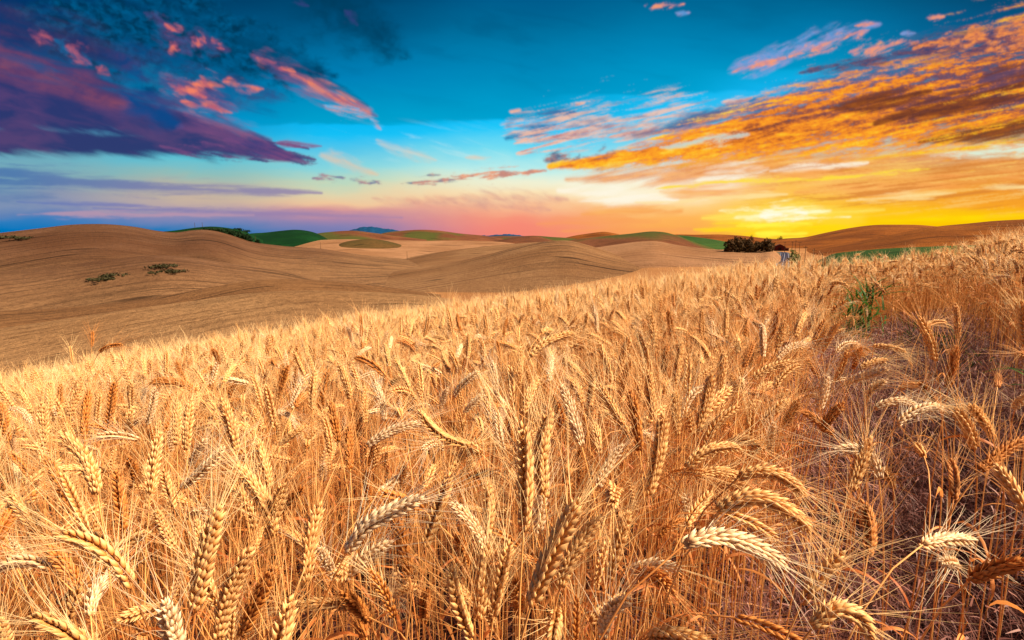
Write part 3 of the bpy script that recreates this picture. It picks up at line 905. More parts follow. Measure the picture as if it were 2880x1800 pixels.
for i, (px, by, ty, wd, lab) in enumerate([
        (2226, 722, 698, 14, 'leafy green roadside shrub nearest the pavement edge'),
        (2237, 724, 702, 14, 'grey green roadside shrub between the road and the poles'),
        (2246, 724, 710, 10, 'low roadside shrub beside the tall pole')]):
    tree(px, by, ty, 405 + 4 * i, wd, lab, 'shrub', M_WEED, 180, 'shrub', 'shrubs along the road', True, 90 + i)


def bush_patch(px, py, w, h, label, seed):
    p = seen_at(px, py + h / 2)
    if p is None:
        return
    d = math.hypot(p.x, p.y)
    k = d / 1440
    rng = np.random.default_rng(seed)
    lobes = [((rng.uniform(-.4, .4) * w * k, rng.uniform(-6, 6), 0.4 + rng.random() * h * k * .3), (w * k * .2, 3, 0.25 + h * k * .16)) for _ in range(9)]
    v, q = leaf_cloud(rng, lobes, 230, 0.3 + 0.0012 * d)
    o = put('bush', quad_mesh('bush', v, q, M_SCRUB, False), None, (p.x, p.y, p.z - 0.1))
    tag(o, label, 'bush', 'low thickets in the brown wheat')


bush_patch(455, 747, 62, 10, 'dark low thicket on the brown rise, the uppermost of four', 101)
bush_patch(468, 763, 56, 8, 'dark low thicket just under the uppermost one on the brown rise', 102)
bush_patch(325, 773, 44, 6, 'small dark thicket to the side of the two big ones', 103)
bush_patch(285, 784, 46, 7, 'lowest and outermost dark thicket on the brown rise', 104)
bush_patch(18, 667, 46, 5, 'thin dark scrub at the outer edge of the brown hill', 105)
bush_patch(70, 668, 34, 6, 'short dark scrub inside the outer edge of the brown hill', 106)


def pole(px, by, ty, dist, label, arm=True, name='utility_pole', group='utility poles near the road'):
    p = at(px, by, dist)
    z = surface_at(p.x, p.y)
    h = max(at(px, ty, dist).z - z, 1.2)
    r = max(0.16, 0.0003 * dist)
    root = put(name, None, None, (p.x, p.y, z - 0.3))
    tag(root, label, 'pole', group)
    v, q = tube([(0, 0, 0), (0, 0, h * .5), (0, 0, h + 0.3)], [r * 1.15, r, r * .8], 8)
    put('shaft', quad_mesh('shaft', v, q, M_POLE), root)
    if arm:
        v, q = box(-1.3, 1.3, -.09, .09, h - .75, h - .52)
        put('crossarm', quad_mesh('crossarm', v, q, M_POLE, False), root)
    return root


pole(2207, 697, 679, 560, 'thin utility pole just behind the red roofed barn')
pole(2228, 696, 678, 520, 'utility pole on the slope, first past the road')
pole(2237, 697, 675, 500, 'tallest utility pole on the rust slope past the road')
pole(2248, 706, 679, 450, 'utility pole between the tallest one and the double armed pole')
pole(2264, 722, 691, 330, 'stout utility pole with crossarm at the crest of the wheat')
pole(2288, 722, 699, 330, 'shorter utility pole with crossarm farthest from the road')
pole(2313, 722, 713, 330, 'short wooden post by the green strip', False, 'fence_post', None)
pole(1145, 722, 706, 600, 'lone utility pole in the valley beside the yellow track', False, group=None)
pole(1487, 682, 664, 950, 'lone utility pole on the dark hill behind the tan mound', False, group=None)
pole(719, 680, 663, 560, 'utility pole beside the lone round bush', False, group=None)
pole(902, 700, 681, 640, 'utility pole on the valley slope under the smooth green hill', False, group=None)
pole(549, 646, 626, 700, 'thin mast on the dark green hill, the outer of two', False, 'mast', 'masts on the green hill')
pole(570, 644, 625, 700, 'thin mast on the dark green hill, the inner of two', False, 'mast', 'masts on the green hill')

M_ASPH = flat_material('asphalt', (30, 34, 58), (24, 28, 48), 0.4, 0.7)
M_PAINT = flat_material('road_paint', (150, 150, 158), (136, 136, 146), 2.0)
M_SHOULDER = flat_material('gravel_shoulder', (112, 92, 62), (86, 80, 46), 1.5)


def road_path():
    """middle of the road in photo pixels with distance"""
    pts = [(2204, 384), (2205.5, 430), (2206.5, 480), (2207, 530), (2207, 580), (2206, 620), (2198, 660), (2180, 700), (2150, 740)]
    px = np.array([p[0] for p in pts], float)
    dd = np.array([p[1] for p in pts], float)
    d = np.linspace(250, 740, 80)
    x = np.interp(d, dd, px, left=2203)
    a = np.arctan2((x - 1440) / 1440, ray(2200, 712).y)
    X, Yv = d * np.sin(a), d * np.cos(a)
    for _ in range(6):
        X[1:-1] = (X[:-2] + 2 * X[1:-1] + X[2:]) / 4
    return X, Yv, d


RX, RY, RD = road_path()
ROAD_Z = float(np.mean(ground_z(RX, RY))) + 1.0


def strip(name, o0, o1, lift, mat):
    z = np.full(len(RX), ROAD_Z) - np.clip(RD - 640, 0, 200) * 0.02
    n = np.stack([np.gradient(RY), -np.gradient(RX)], -1)
    n /= np.linalg.norm(n, axis=1, keepdims=True)
    V = np.zeros((2, len(RX), 3))
    for i, o in enumerate((o0, o1)):
        V[i, :, 0] = RX + n[:, 0] * o
        V[i, :, 1] = RY + n[:, 1] * o
        V[i, :, 2] = z + lift
    o = put(name, quad_mesh(name, V.reshape(-1, 3), grid_quads(2, len(RX))[:, ::-1], mat, False))
    return tag(o, kind='structure')


def verge():
    z = np.full(len(RX), ROAD_Z) - np.clip(RD - 640, 0, 200) * 0.02
    offs = [-16, -7, -4.6, 4.6, 7, 16]
    dz = [-2.6, -0.5, -0.03, -0.03, -0.5, -2.6]
    n = np.stack([np.gradient(RY), -np.gradient(RX)], -1)
    n /= np.linalg.norm(n, axis=1, keepdims=True)
    V = np.stack([np.stack([RX + n[:, 0] * o, RY + n[:, 1] * o, z + d], -1) for o, d in zip(offs, dz)])
    o = put('road_verge', quad_mesh('road_verge', V.reshape(-1, 3), grid_quads(6, len(RX))[:, ::-1], M_SHOULDER))
    tag(o, kind='structure')


verge()
strip('road', -4.2, 4.2, 0.02, M_ASPH)
strip('road_marking', -3.5, -3.22, 0.06, M_PAINT)
strip('road_marking', -0.13, 0.13, 0.06, M_PAINT)
strip('road_marking', 3.22, 3.5, 0.06, M_PAINT)


def barn():
    p = at(2192, 697, 740)
    z = surface_at(p.x, p.y) - 0.3
    root = put('barn', None, None, (p.x, p.y, z))
    root.rotation_euler.z = -0.4
    tag(root, 'small dark red barn with a gabled roof between grove and road', 'barn')
    w, l, hw = 6.4, 7.5, max(at(2192, 694, 740).z - z, 2.5)
    hr = max(at(2192, 687, 740).z - z, hw + 3.0)
    M_WALL = flat_material('barn_boards', (96, 34, 24), (74, 26, 20), 1.0)
    M_ROOF = flat_material('barn_roof', (84, 38, 30), (64, 32, 28), 1.0)
    M_DOOR = flat_material('barn_door_boards', (50, 26, 20), (40, 22, 18), 1.0)
    v, q = box(-w, w, -l, l, 0, hw)
    gv = np.array([(-w, -l, hw), (w, -l, hw), (0.05, -l, hr - .1), (-0.05, -l, hr - .1), (-w, l, hw), (w, l, hw), (0.05, l, hr - .1), (-0.05, l, hr - .1)])
    v, q = join([(v, q), (gv, np.array([(0, 1, 2, 3), (5, 4, 7, 6)]))])
    put('wall', quad_mesh('wall', v, q, M_WALL, False), root)
    sl = []
    for s in (-1, 1):
        a = np.array([(s * (w + .6), -l - .5, hw - .35), (s * (w + .6), l + .5, hw - .35), (0, l + .5, hr), (0, -l - .5, hr)])
        b = a + np.array([0, 0, .22])
        sl.append((np.concatenate([a, b]), np.array([(0, 1, 2, 3), (7, 6, 5, 4), (0, 4, 5, 1), (2, 6, 7, 3), (0, 3, 7, 4), (1, 5, 6, 2)])))
    v, q = join(sl)
    put('roof', quad_mesh('roof', v, q, M_ROOF, False), root)
    v, q = box(-1.8, 1.8, -l - .09, -l - .01, 0.1, hw * .85)
    put('door', quad_mesh('door', v, q, M_DOOR, False), root)
    v, q = box(w, w + 4, -l * .6, l * .6, 0, hw * .7)
    put('lean_to', quad_mesh('lean_to', v, q, M_ROOF, False), root)


barn()


# ------------------------------------------------------------------ wheat
def wheat_material(name, mode, tip_light=0.5, translucent=0.18, dark=1.0):
    """mode: pale, gold, amber, or mixed (every stalk of the field takes its own shade)"""
    m, N, out = material(name)
    at_ = N.new('ShaderNodeAttribute')
    at_.attribute_name = 'tip'
    tip = at_.outputs['Fac']
    oi = N.new('ShaderNodeObjectInfo')
    rnd = oi.outputs['Random']
    g = N.new('ShaderNodeTexCoord')
    n = N.noise(g.outputs['Object'], 260.0, 3, 0.6)
    n2 = N.noise(g.outputs['Object'], 35.0, 2, 0.5)
    k = dark
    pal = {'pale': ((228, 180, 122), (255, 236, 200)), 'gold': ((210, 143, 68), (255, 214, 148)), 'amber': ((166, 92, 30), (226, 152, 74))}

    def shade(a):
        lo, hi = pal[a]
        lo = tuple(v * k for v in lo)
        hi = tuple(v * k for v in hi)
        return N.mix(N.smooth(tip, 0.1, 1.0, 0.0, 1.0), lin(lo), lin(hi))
    if mode == 'mixed':
        c = shade('gold')
        c = N.mix(N.smooth(rnd, 0.70, 0.76), c, shade('amber'))
        c = N.mix(N.smooth(rnd, 0.91, 0.92), c, shade('pale'))
        hs = N.new('ShaderNodeHueSaturation')
        N.put(hs.inputs['Value'], N.m('MULTIPLY_ADD', N.m('FRACT', N.m('MULTIPLY', rnd, 37.0)), 0.3, 0.85))
        N.put(hs.inputs['Color'], c)
        c = hs.outputs[0]
    else:
        c = shade(mode)
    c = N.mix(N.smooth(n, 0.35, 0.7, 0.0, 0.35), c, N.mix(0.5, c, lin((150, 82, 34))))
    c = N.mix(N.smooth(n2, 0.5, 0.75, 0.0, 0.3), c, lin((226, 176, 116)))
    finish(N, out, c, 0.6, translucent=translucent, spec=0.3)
    return m


def straw_material(name, c0, c1, translucent=0.14):
    m, N, out = material(name)
    g = N.new('ShaderNodeTexCoord')
    oi = N.new('ShaderNodeObjectInfo')
    f = N.m('MULTIPLY_ADD', N.noise(g.outputs['Object'], 28.0, 3, 0.6), 0.7, N.m('MULTIPLY', oi.outputs['Random'], 0.5))
    c = N.mix(N.smooth(f, 0.25, 0.85), lin(c0), lin(c1))
    finish(N, out, c, 0.55, translucent=translucent, spec=0.35)
    return m


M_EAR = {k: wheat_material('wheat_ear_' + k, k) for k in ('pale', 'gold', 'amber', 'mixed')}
M_AWN = {'pale': straw_material('awn_pale', (244, 208, 164), (255, 240, 210), 0.3), 'gold': straw_material('awn_gold', (244, 182, 106), (255, 226, 170), 0.3),
         'amber': straw_material('awn_amber', (220, 146, 74), (248, 196, 132), 0.3)}
M_AWN['mixed'] = M_AWN['gold']
M_STEM = straw_material('wheat_straw', (194, 120, 58), (242, 180, 106))
M_LEAFW = straw_material('dry_wheat_leaf', (170, 84, 30), (224, 150, 82), 0.35)


def kernel_template(rings, sides):
    z = np.array(rings)[:, 0]
    r = np.array(rings)[:, 1]
    t = np.arange(sides) * 2 * math.pi / sides
    v = np.stack([np.outer(r, np.cos(t)), np.outer(r, np.sin(t)) * 0.85, np.repeat(z[:, None], sides, 1)], -1).reshape(-1, 3)
    return v, grid_quads(len(z), sides, True), np.repeat(z, sides)


K_HI = kernel_template([(0, .25), (.12, .72), (.32, 1.0), (.52, .9), (.72, .52), (.87, .2), (1.0, .03)], 6)
K_MID = kernel_template([(0, .35), (.32, 1.0), (.65, .8), (1.0, .06)], 4)


def resample(P, n):
    P = np.asarray(P, float)
    s = np.concatenate([[0], np.cumsum(np.linalg.norm(np.diff(P, axis=0), axis=1))])
    t = np.linspace(0, s[-1], n)
    return np.stack([np.interp(t, s, P[:, k]) for k in range(3)], -1), s[-1]


def curve_through(P, n=24):
    """smooth curve through 2-4 points"""
    P = np.asarray(P, float)
    if len(P) == 2:
        return np.linspace(P[0], P[1], n)
    u = np.concatenate([[0], np.cumsum(np.linalg.norm(np.diff(P, axis=0), axis=1))])
    u = u / u[-1]
    t = np.linspace(0, 1, n)
    if len(P) == 3:
        A = np.stack([(t - u[1]) * (t - u[2]) / ((u[0] - u[1]) * (u[0] - u[2])), (t - u[0]) * (t - u[2]) / ((u[1] - u[0]) * (u[1] - u[2])), (t - u[0]) * (t - u[1]) / ((u[2] - u[0]) * (u[2] - u[1]))], -1)
        return A @ P
    return np.stack([smooth_interp(t, u, P[:, k]) for k in range(3)], -1)


def frames(P, roll):
    T = np.gradient(P, axis=0)
    T /= np.linalg.norm(T, axis=1, keepdims=True) + 1e-12
    ref = np.array([1.0, 0.13, 0.05]) if abs(T[0][0]) < 0.8 else np.array([0.1, 1.0, 0])
    A = np.zeros_like(P)
    for i in range(len(P)):
        a = ref - T[i] * ref.dot(T[i])
        a /= np.linalg.norm(a)
        A[i] = ref = a
    B = np.cross(T, A)
    c, s = math.cos(roll), math.sin(roll)
    return T, A * c + B * s, B * c - A * s


def ear_shape(path, rng, roll=0.0, fat=1.0, nodes=20, tmpl=K_HI, florets=(-1, -.36, .36, 1), awn=0.06, awns_per=2, awn_seg=4, awn_r=0.00040, awn_sides=3):
    """grains in two opposite rows of fans along the curved axis, and the long bristles; returns (ear v, q, tip), (awn v, q)"""
    P, L = resample(path, 40)
    T, A, B = frames(P, roll)
    kv, kq, kz = tmpl
    V, Q, Z, AV, AQ = [], [], [], [], []
    nv = na = 0
    base = L / nodes
    for i in range(nodes + 1):
        f = (i + 0.15) / (nodes + 0.6)
        x = f * 39
        j = int(x)
        j2 = min(j + 1, 39)
        w = x - j
        p = P[j] * (1 - w) + P[j2] * w
        t, a, b = T[j], A[j], B[j]
        side = 1 if i % 2 else -1
        size = (0.66 + 0.42 * math.sin(math.pi * min(1.0, 0.14 + 0.80 * f))) * fat
        if i >= nodes - 1:
            size *= 0.8
        fl = florets if i < nodes else (-.5, .5, 0)
        kl = base * 3.05 * size * rng.uniform(.93, 1.08) if tmpl is K_HI else base * 2.2 * size
        for g in fl:
            d = t + a * side * (0.37 if i < nodes else 0.0) * (1 - 0.25 * abs(g)) + b * g * 0.40 + rng.normal(size=3) * 0.075
            d /= np.linalg.norm(d)
            o = p + a * side * 0.0021 * size + b * g * 0.0030 * size - t * base * (0.35 if abs(g) > .9 else 0.0)
            e1 = np.cross(d, b + 0.3 * a)
            e1 /= np.linalg.norm(e1)
            e2 = np.cross(d, e1)
            wd = kl * (0.205 if abs(g) < .9 else 0.19) * rng.uniform(.92, 1.1)
            V.append(o + kv[:, :1] * e1 * wd + kv[:, 1:2] * e2 * wd + kv[:, 2:] * d * kl)
            Q.append(kq + nv)
            Z.append(kz)
            nv += len(kv)
        if awn > 0:
            for g in rng.permutation(np.array(fl))[:awns_per]:
                d = t + a * side * rng.uniform(.15, .62) + b * g * rng.uniform(.25, .75) + rng.normal(size=3) * 0.09
                d /= np.linalg.norm(d)
                ln = awn * rng.uniform(.7, 1.15) * (0.72 + 0.35 * f)
                o = p + d * kl * 0.85 + a * side * 0.002
                bend = (a * side + b * g) * rng.uniform(-.10, .12) + rng.normal(size=3) * 0.05 - np.array([0, 0, rng.uniform(0, .05)])
                ts = np.linspace(0, 1, awn_seg + 1)
                c = o + np.outer(ts * ln, d) + np.outer(ts ** 2 * ln, bend)
                if awn_sides == 3:
                    v, q = tube(c, awn_r * (1 - 0.72 * ts), 3)
                else:
                    s_ = np.cross(d, rng.normal(size=3))
                    s_ /= np.linalg.norm(s_)
                    v = np.concatenate([c - s_ * (awn_r * (1 - .7 * ts))[:, None], c + s_ * (awn_r * (1 - .7 * ts))[:, None]])
                    m = len(ts)
                    q = np.array([(k, k + 1, m + k + 1, m + k) for k in range(m - 1)])
                AV.append(v)
                AQ.append(q + na)
                na += len(v)
    ear = (np.concatenate(V), np.concatenate(Q), np.concatenate(Z))
    return ear, ((np.concatenate(AV), np.concatenate(AQ)) if AV else None)


def stem_shape(path, r0=0.0017, r1=0.0011, sides=5, n=14):
    P, _ = resample(path, n)
    r = np.linspace(r0, r1, n)
    r[: n // 2] *= 1.12
    return tube(P, r, sides)


def leaf_shape(p, az, rng, length=0.16, width=0.007, n=9, twist=None):
    """a dry strap of leaf leaving the straw and bending over"""
    el = rng.uniform(0.5, 1.2)
    drop = rng.uniform(1.4, 3.4)
    c = [np.array(p, float)]
    for i in range(n - 1):
        f = i / (n - 1)
        e = el - drop * f ** 1.2
        c.append(c[-1] + length / (n - 1) * np.array([math.cos(az) * math.cos(e), math.sin(az) * math.cos(e), math.sin(e)]))
    c = np.array(c)
    tw = (rng.uniform(-2.5, 2.5) if twist is None else twist) * np.linspace(0, 1, n)
    s = np.stack([-math.sin(az) * np.cos(tw), math.cos(az) * np.cos(tw), np.sin(tw)], -1)
    w = width * np.sin(np.pi * np.linspace(.2, .98, n)) ** .7
    V = np.concatenate([c - s * w[:, None] / 2, c + np.array([0, 0, .0012]), c + s * w[:, None] / 2])
    q = np.array([(k, k + 1, n + k + 1, n + k) for k in range(n - 1)] + [(n + k, n + k + 1, 2 * n + k + 1, 2 * n + k) for k in range(n - 1)])
    return V, q


def posture(rng, height, phi, lean, nod, ear_len=0.095):
    """straw path and ear path of a stalk standing at the origin: it leans towards phi, bends by 'lean' at the neck and 'nod' to the tip (radians from upright)"""
    n = 26
    L = height / (math.cos(min(lean, 1.2)) * 0.12 + 0.88)
    zen = 0.02 + 0.05 * rng.random() + lean * np.linspace(0, 1, n) ** 5
    ph = phi + rng.normal() * 0.2
    d = np.stack([np.sin(zen) * math.cos(ph), np.sin(zen) * math.sin(ph), np.cos(zen)], -1)
    stem = np.concatenate([[[0, 0, 0]], np.cumsum(d * L / n, axis=0)])
    m = 14
    z2 = np.linspace(zen[-1], nod, m)
    d2 = np.stack([np.sin(z2) * math.cos(ph), np.sin(z2) * math.sin(ph), np.cos(z2)], -1)
    ear = stem[-1] + np.concatenate([[[0, 0, 0]], np.cumsum(d2 * ear_len / m, axis=0)])
    return stem, ear


# every ear that can be told apart in the photograph: straw end, (bends), tip in photo pixels; shade
EARS = [
    # along the bottom
    ((370, 1650), (305, 1560), (162, 1505), 'gold'), ((142, 1601), (100, 1582), (-20, 1610), 'pale'), ((549, 1713), (572, 1590), (612, 1432), 'gold'),
    ((615, 1790), (655, 1648), (704, 1551), 'gold'), ((681, 1786), (720, 1697), (770, 1598), 'amber'), ((225, 1641), (185, 1590), (136, 1538), 'amber'),
    ((255, 1733), (265, 1675), (294, 1621), 'pale'), ((417, 1785), (374, 1733), (344, 1715), 'amber'), ((109, 1505), (75, 1450), (28, 1389), 'gold'),
    ((486, 1538), (459, 1485), (440, 1439), 'gold'), ((489, 1432), (476, 1382), (460, 1326), 'gold'), ((510, 1372), (560, 1330), (627, 1261), 'pale'),
    ((770, 1498), (737, 1402), (671, 1316), 'gold'), ((274, 1388), (238, 1293), (171, 1221), 'gold'), ((349, 1487), (337, 1396), (329, 1329), 'amber'),
    ((975, 1551), (1031, 1480), (1098, 1439), (1180, 1402), 'pale'), ((969, 1631), (1012, 1581), (1098, 1528), 'pale'), ((1150, 1617), (1134, 1531), (1112, 1459), 'amber'),
    ((1193, 1538), (1227, 1449), (1263, 1340), 'gold'), ((1472, 1490), (1478, 1356), (1470, 1200), 'gold'), ((1531, 1400), (1523, 1297), (1547, 1158), 'gold'),
    ((1512, 1500), (1520, 1430), (1525, 1360), 'pale'), ((1362, 1538), (1329, 1472), (1273, 1419), 'pale'), ((1369, 1505), (1374, 1432), (1372, 1363), 'gold'),
    ((1389, 1727), (1408, 1631), (1432, 1531), 'gold'), ((1349, 1740), (1354, 1631), (1369, 1538), 'gold'), ((1494, 1697), (1545, 1575), (1622, 1412), 'gold'),
    ((1326, 1795), (1289, 1697), (1268, 1604), 'gold'), ((1316, 1591), (1303, 1548), (1286, 1505), 'amber'), ((1114, 1601), (1108, 1645), (1101, 1692), 'pale'),
    ((1038, 1750), (1005, 1707), (962, 1667), 'amber'), ((1030, 1795), (1015, 1765), (1003, 1742), 'amber'), ((942, 1627), (924, 1588), (902, 1545), 'pale'),
    ((860, 1541), (832, 1512), (798, 1486), 'gold'), ((1038, 1412), (1034, 1368), (1031, 1326), 'amber'), ((1131, 1376), (1132, 1345), (1134, 1310), 'gold'),
    ((1190, 1376), (1203, 1345), (1220, 1310), 'gold'), ((1576, 1647), (1612, 1555), (1681, 1460), 'gold'), ((1458, 1723), (1457, 1675), (1455, 1630), 'amber'),
    ((1194, 1746), (1195, 1704), (1197, 1664), 'amber'), ((863, 1634), (872, 1520), (899, 1422), 'gold'), ((909, 1352), (908, 1330), (911, 1306), 'pale'),
    # the middle
    ((393, 1237), (335, 1226), (266, 1229), 'pale'), ((349, 1213), (378, 1190), (405, 1174), 'pale'), ((413, 1194), (429, 1145), (437, 1094), 'pale'),
    ((430, 1265), (428, 1232), (425, 1198), 'amber'), ((595, 1098), (596, 1064), (594, 1029), 'amber'), ((643, 1108), (660, 1084), (683, 1059), 'amber'),
    ((552, 1102), (504, 1076), (425, 1077), 'amber'), ((563, 1012), (560, 1004), (557, 995), 'pale'), ((163, 1158), (168, 1120), (171, 1082), 'amber'),
    ((258, 977), (260, 955), (260, 931), 'amber'), ((278, 991), (302, 976), (343, 970), 'amber'), ((204, 1019), (201, 998), (197, 974), 'gold'),
    ((532, 1309), (553, 1275), (579, 1237), 'pale'), ((790, 1444), (818, 1405), (853, 1372), 'amber'), ((528, 1455), (550, 1440), (577, 1436), 'pale'),
    ((83, 1340), (58, 1305), (30, 1271), 'amber'), ((24, 1150), (60, 1156), (87, 1188), 'pale'), ((758, 1174), (786, 1161), (827, 1183), 'pale'),
    ((790, 1249), (823, 1222), (859, 1200), 'gold'), ((929, 1273), (922, 1222), (909, 1172), 'gold'), ((1398, 1122), (1393, 1067), (1384, 1019), 'pale'),
    ((1416, 1268), (1404, 1212), (1400, 1160), 'pale'), ((1305, 1162), (1328, 1136), (1355, 1112), 'pale'), ((1238, 1154), (1246, 1124), (1258, 1092), 'pale'),
    ((1035, 1253), (1075, 1225), (1176, 1193), 'pale'), ((1321, 1253), (1262, 1236), (1182, 1158), 'gold'), ((1270, 1321), (1303, 1280), (1359, 1240), 'gold'),
    ((1766, 1220), (1726, 1154), (1688, 1085), 'gold'), ((1821, 1390), (1849, 1289), (1866, 1172), 'gold'), ((1770, 1206), (1800, 1214), (1835, 1231), 'pale'),
    ((1682, 1370), (1706, 1317), (1748, 1256), 'pale'), ((1686, 1280), (1682, 1235), (1673, 1192), 'gold'), ((1150, 1089), (1132, 1050), (1110, 1009), 'gold'),
    ((1031, 1162), (1057, 1156), (1085, 1154), 'pale'), ((1147, 1154), (1172, 1145), (1204, 1138), 'pale'), ((985, 1319), (982, 1262), (984, 1200), 'amber'),
    ((1492, 1003), (1531, 967), (1613, 939), 'gold'), ((1611, 975), (1634, 964), (1660, 951), 'amber'), ((1718, 956), (1733, 938), (1752, 919), 'amber'),
    ((1432, 990), (1431, 976), (1430, 962), 'pale'), ((1496, 920), (1510, 909), (1529, 904), 'pale'), ((1214, 983), (1196, 972), (1176, 966), 'pale'),
    ((1289, 1217), (1271, 1196), (1252, 1172), 'amber'),
    # towards the bare strip
    ((2186, 1011), (2216, 980), (2263, 967), 'pale'), ((2003, 979), (2004, 942), (2001, 903), 'pale'), ((2301, 1156), (2317, 1106), (2325, 1057), 'pale'),
    ((2436, 1126), (2455, 1092), (2493, 1070), 'pale'), ((2460, 1150), (2500, 1132), (2573, 1138), 'pale'), ((2523, 1194), (2560, 1163), (2644, 1145), 'pale'),
    ((2638, 1142), (2616, 1110), (2590, 1077), 'amber'), ((2309, 1215), (2335, 1174), (2370, 1136), 'amber'), ((2166, 1275), (2168, 1235), (2176, 1192), 'pale'),
    ((2206, 1202), (2224, 1163), (2247, 1125), 'gold'), ((2118, 1063), (2164, 1036), (2228, 1018), 'gold'), ((2178, 1090), (2204, 1053), (2247, 1026), 'gold'),
    ((1932, 1316), (1970, 1278), (2078, 1260), 'gold'), ((1956, 1342), (2005, 1326), (2081, 1341), 'gold'), ((2075, 1344), (2142, 1326), (2260, 1390), 'gold'),
    ((2022, 1438), (2085, 1404), (2276, 1490), 'gold'), ((1923, 1533), (1990, 1512), (2203, 1592), 'pale'), ((2042, 1444), (2110, 1470), (2183, 1517), 'gold'),
    ((1930, 1477), (1962, 1430), (2001, 1387), 'gold'), ((1695, 1792), (1724, 1710), (1767, 1688), 'pale'), ((2392, 1378), (2418, 1309), (2446, 1235), 'gold'),
    ((2472, 1346), (2446, 1285), (2355, 1264), 'pale'), ((2511, 1370), (2500, 1340), (2482, 1319), 'gold'), ((2441, 1560), (2446, 1485), (2430, 1414), 'amber'),
    ((2256, 1696), (2306, 1620), (2364, 1556), 'gold'), ((2286, 1765), (2345, 1716), (2412, 1732), (2450, 1800), 'gold'), ((2594, 1533), (2650, 1517), (2738, 1519), 'pale'),
    ((2729, 1631), (2795, 1600), (2882, 1580), 'amber'), ((2690, 1592), (2673, 1580), (2650, 1580), 'pale'), ((2682, 1402), (2684, 1345), (2673, 1297), 'amber'),
    ((2741, 1263), (2722, 1203), (2689, 1152), 'gold'), ((2793, 1235), (2763, 1180), (2729, 1140), 'gold'), ((2757, 1323), (2806, 1282), (2884, 1236), 'amber'),
    ((2880, 1434), (2840, 1364), (2803, 1311), 'gold'), ((2599, 1283), (2588, 1266), (2574, 1248), 'gold'), ((2855, 1150), (2866, 1132), (2884, 1112), 'pale'),
    ((2805, 1088), (2807, 1070), (2807, 1053), 'amber'), ((2591, 932), (2614, 911), (2660, 907), 'gold'), ((2400, 1037), (2409, 1008), (2421, 978), 'amber'),
    ((2301, 1061), (2290, 1037), (2272, 1013), 'amber'), ((2349, 993), (2372, 971), (2414, 968), 'pale'), ((2416, 1037), (2455, 1020), (2493, 1012), 'gold'),
    ((2360, 958), (2373, 948), (2390, 944), 'pale'), ((1920, 1180), (1938, 1120), (1982, 1088), 'pale'), ((1983, 1259), (2009, 1198), (2073, 1149), 'gold'),
    ((2067, 1124), (2062, 1090), (2059, 1057), 'gold'), ((2527, 1098), (2553, 1084), (2593, 1085), 'gold'), ((2106, 1281), (2126, 1262), (2152, 1247), 'gold'),
]
SPECIAL = {
    ((258, 977), (260, 931)): 'tall amber ear standing straight up above the outer rim of the field',
    ((278, 991), (343, 970)): 'dark ear bent flat beside the tall straight one at the field rim',
    ((563, 1012), (557, 995)): 'white ear seen end-on like a small brush above the golden field',
    ((595, 1098), (594, 1029)): 'dark amber ear standing upright just below the white brush-like ear',
    ((1472, 1490), (1470, 1200)): 'huge golden ear in the thickest upright cluster at the middle of the field',
    ((1114, 1601), (1101, 1692)): 'small bleached ear hanging straight down between thick stems near the bottom',
    ((909, 1352), (911, 1306)): 'pale ear pointing at the viewer with bristles spread like a star',
    ((1923, 1533), (2203, 1592)): 'long bleached ear hooked over flat, lowest of the drooping group by the bare strip',
    ((2022, 1438), (2276, 1490)): 'big drooping golden ear, the middle one of the hooked group by the bare strip',
    ((2075, 1344), (2260, 1390)): 'drooping golden ear, topmost of the hooked group by the bare strip',
    ((2523, 1194), (2644, 1145)): 'white ear arching over the reddish bare strip on a long bent stem',
    ((2436, 1126), (2493, 1070)): 'white feathery ear on a long thin stem at the rim of the bare strip',
    ((2441, 1560), (2430, 1414)): 'fat dark amber ear standing upright at the near rim of the bare strip',
    ((2003, 979), (2001, 903)): 'white ear standing upright in the golden field below the dark grove',
    ((975, 1551), (1180, 1402)): 'long bleached ear arching up with a frosted back, near the bottom',
}
ONES = 'zero one two three four five six seven eight nine ten eleven twelve thirteen fourteen fifteen sixteen seventeen eighteen nineteen'.split()
TENS = 'x x twenty thirty forty fifty sixty seventy eighty ninety'.split()


def spoken(n):
    n = int(max(0, min(99, n)))
    if n < 20:
        return ONES[n]
    return TENS[n // 10] + ('-' + ONES[n % 10] if n % 10 else '')


USED_LABELS = set()


def stalk_label(neck, tip, shade):
    """how the ear looks and where in the photo it is"""
    x0, y0, _ = project(neck)
    x1, y1, _ = project(tip)
    dx, dy = x1 - x0, y0 - y1
    side = 'sunset' if dx > 0 else 'dark hill'
    if dy > 0 and abs(dx) < 0.22 * dy:
        pose = 'standing upright'
    elif dy > 0.55 * abs(dx):
        pose = 'leaning to the ' + side
    elif dy > -0.25 * abs(dx):
        pose = 'bowed flat to the ' + side
    else:
        pose = 'drooping to the ' + side
    word = {'pale': 'bleached', 'gold': 'golden', 'amber': 'amber', 'mixed': 'golden'}[shade]
    ax, ay = (x0 + x1) / 2 / 28.8, (y0 + y1) / 2 / 18.0
    for k in range(12):
        lab = '%s ear %s, %s percent across, %s percent down the photo' % (word, pose, spoken(ax + k * 0.5), spoken(ay))
        if lab not in USED_LABELS:
            break
    USED_LABELS.add(lab)
    return lab


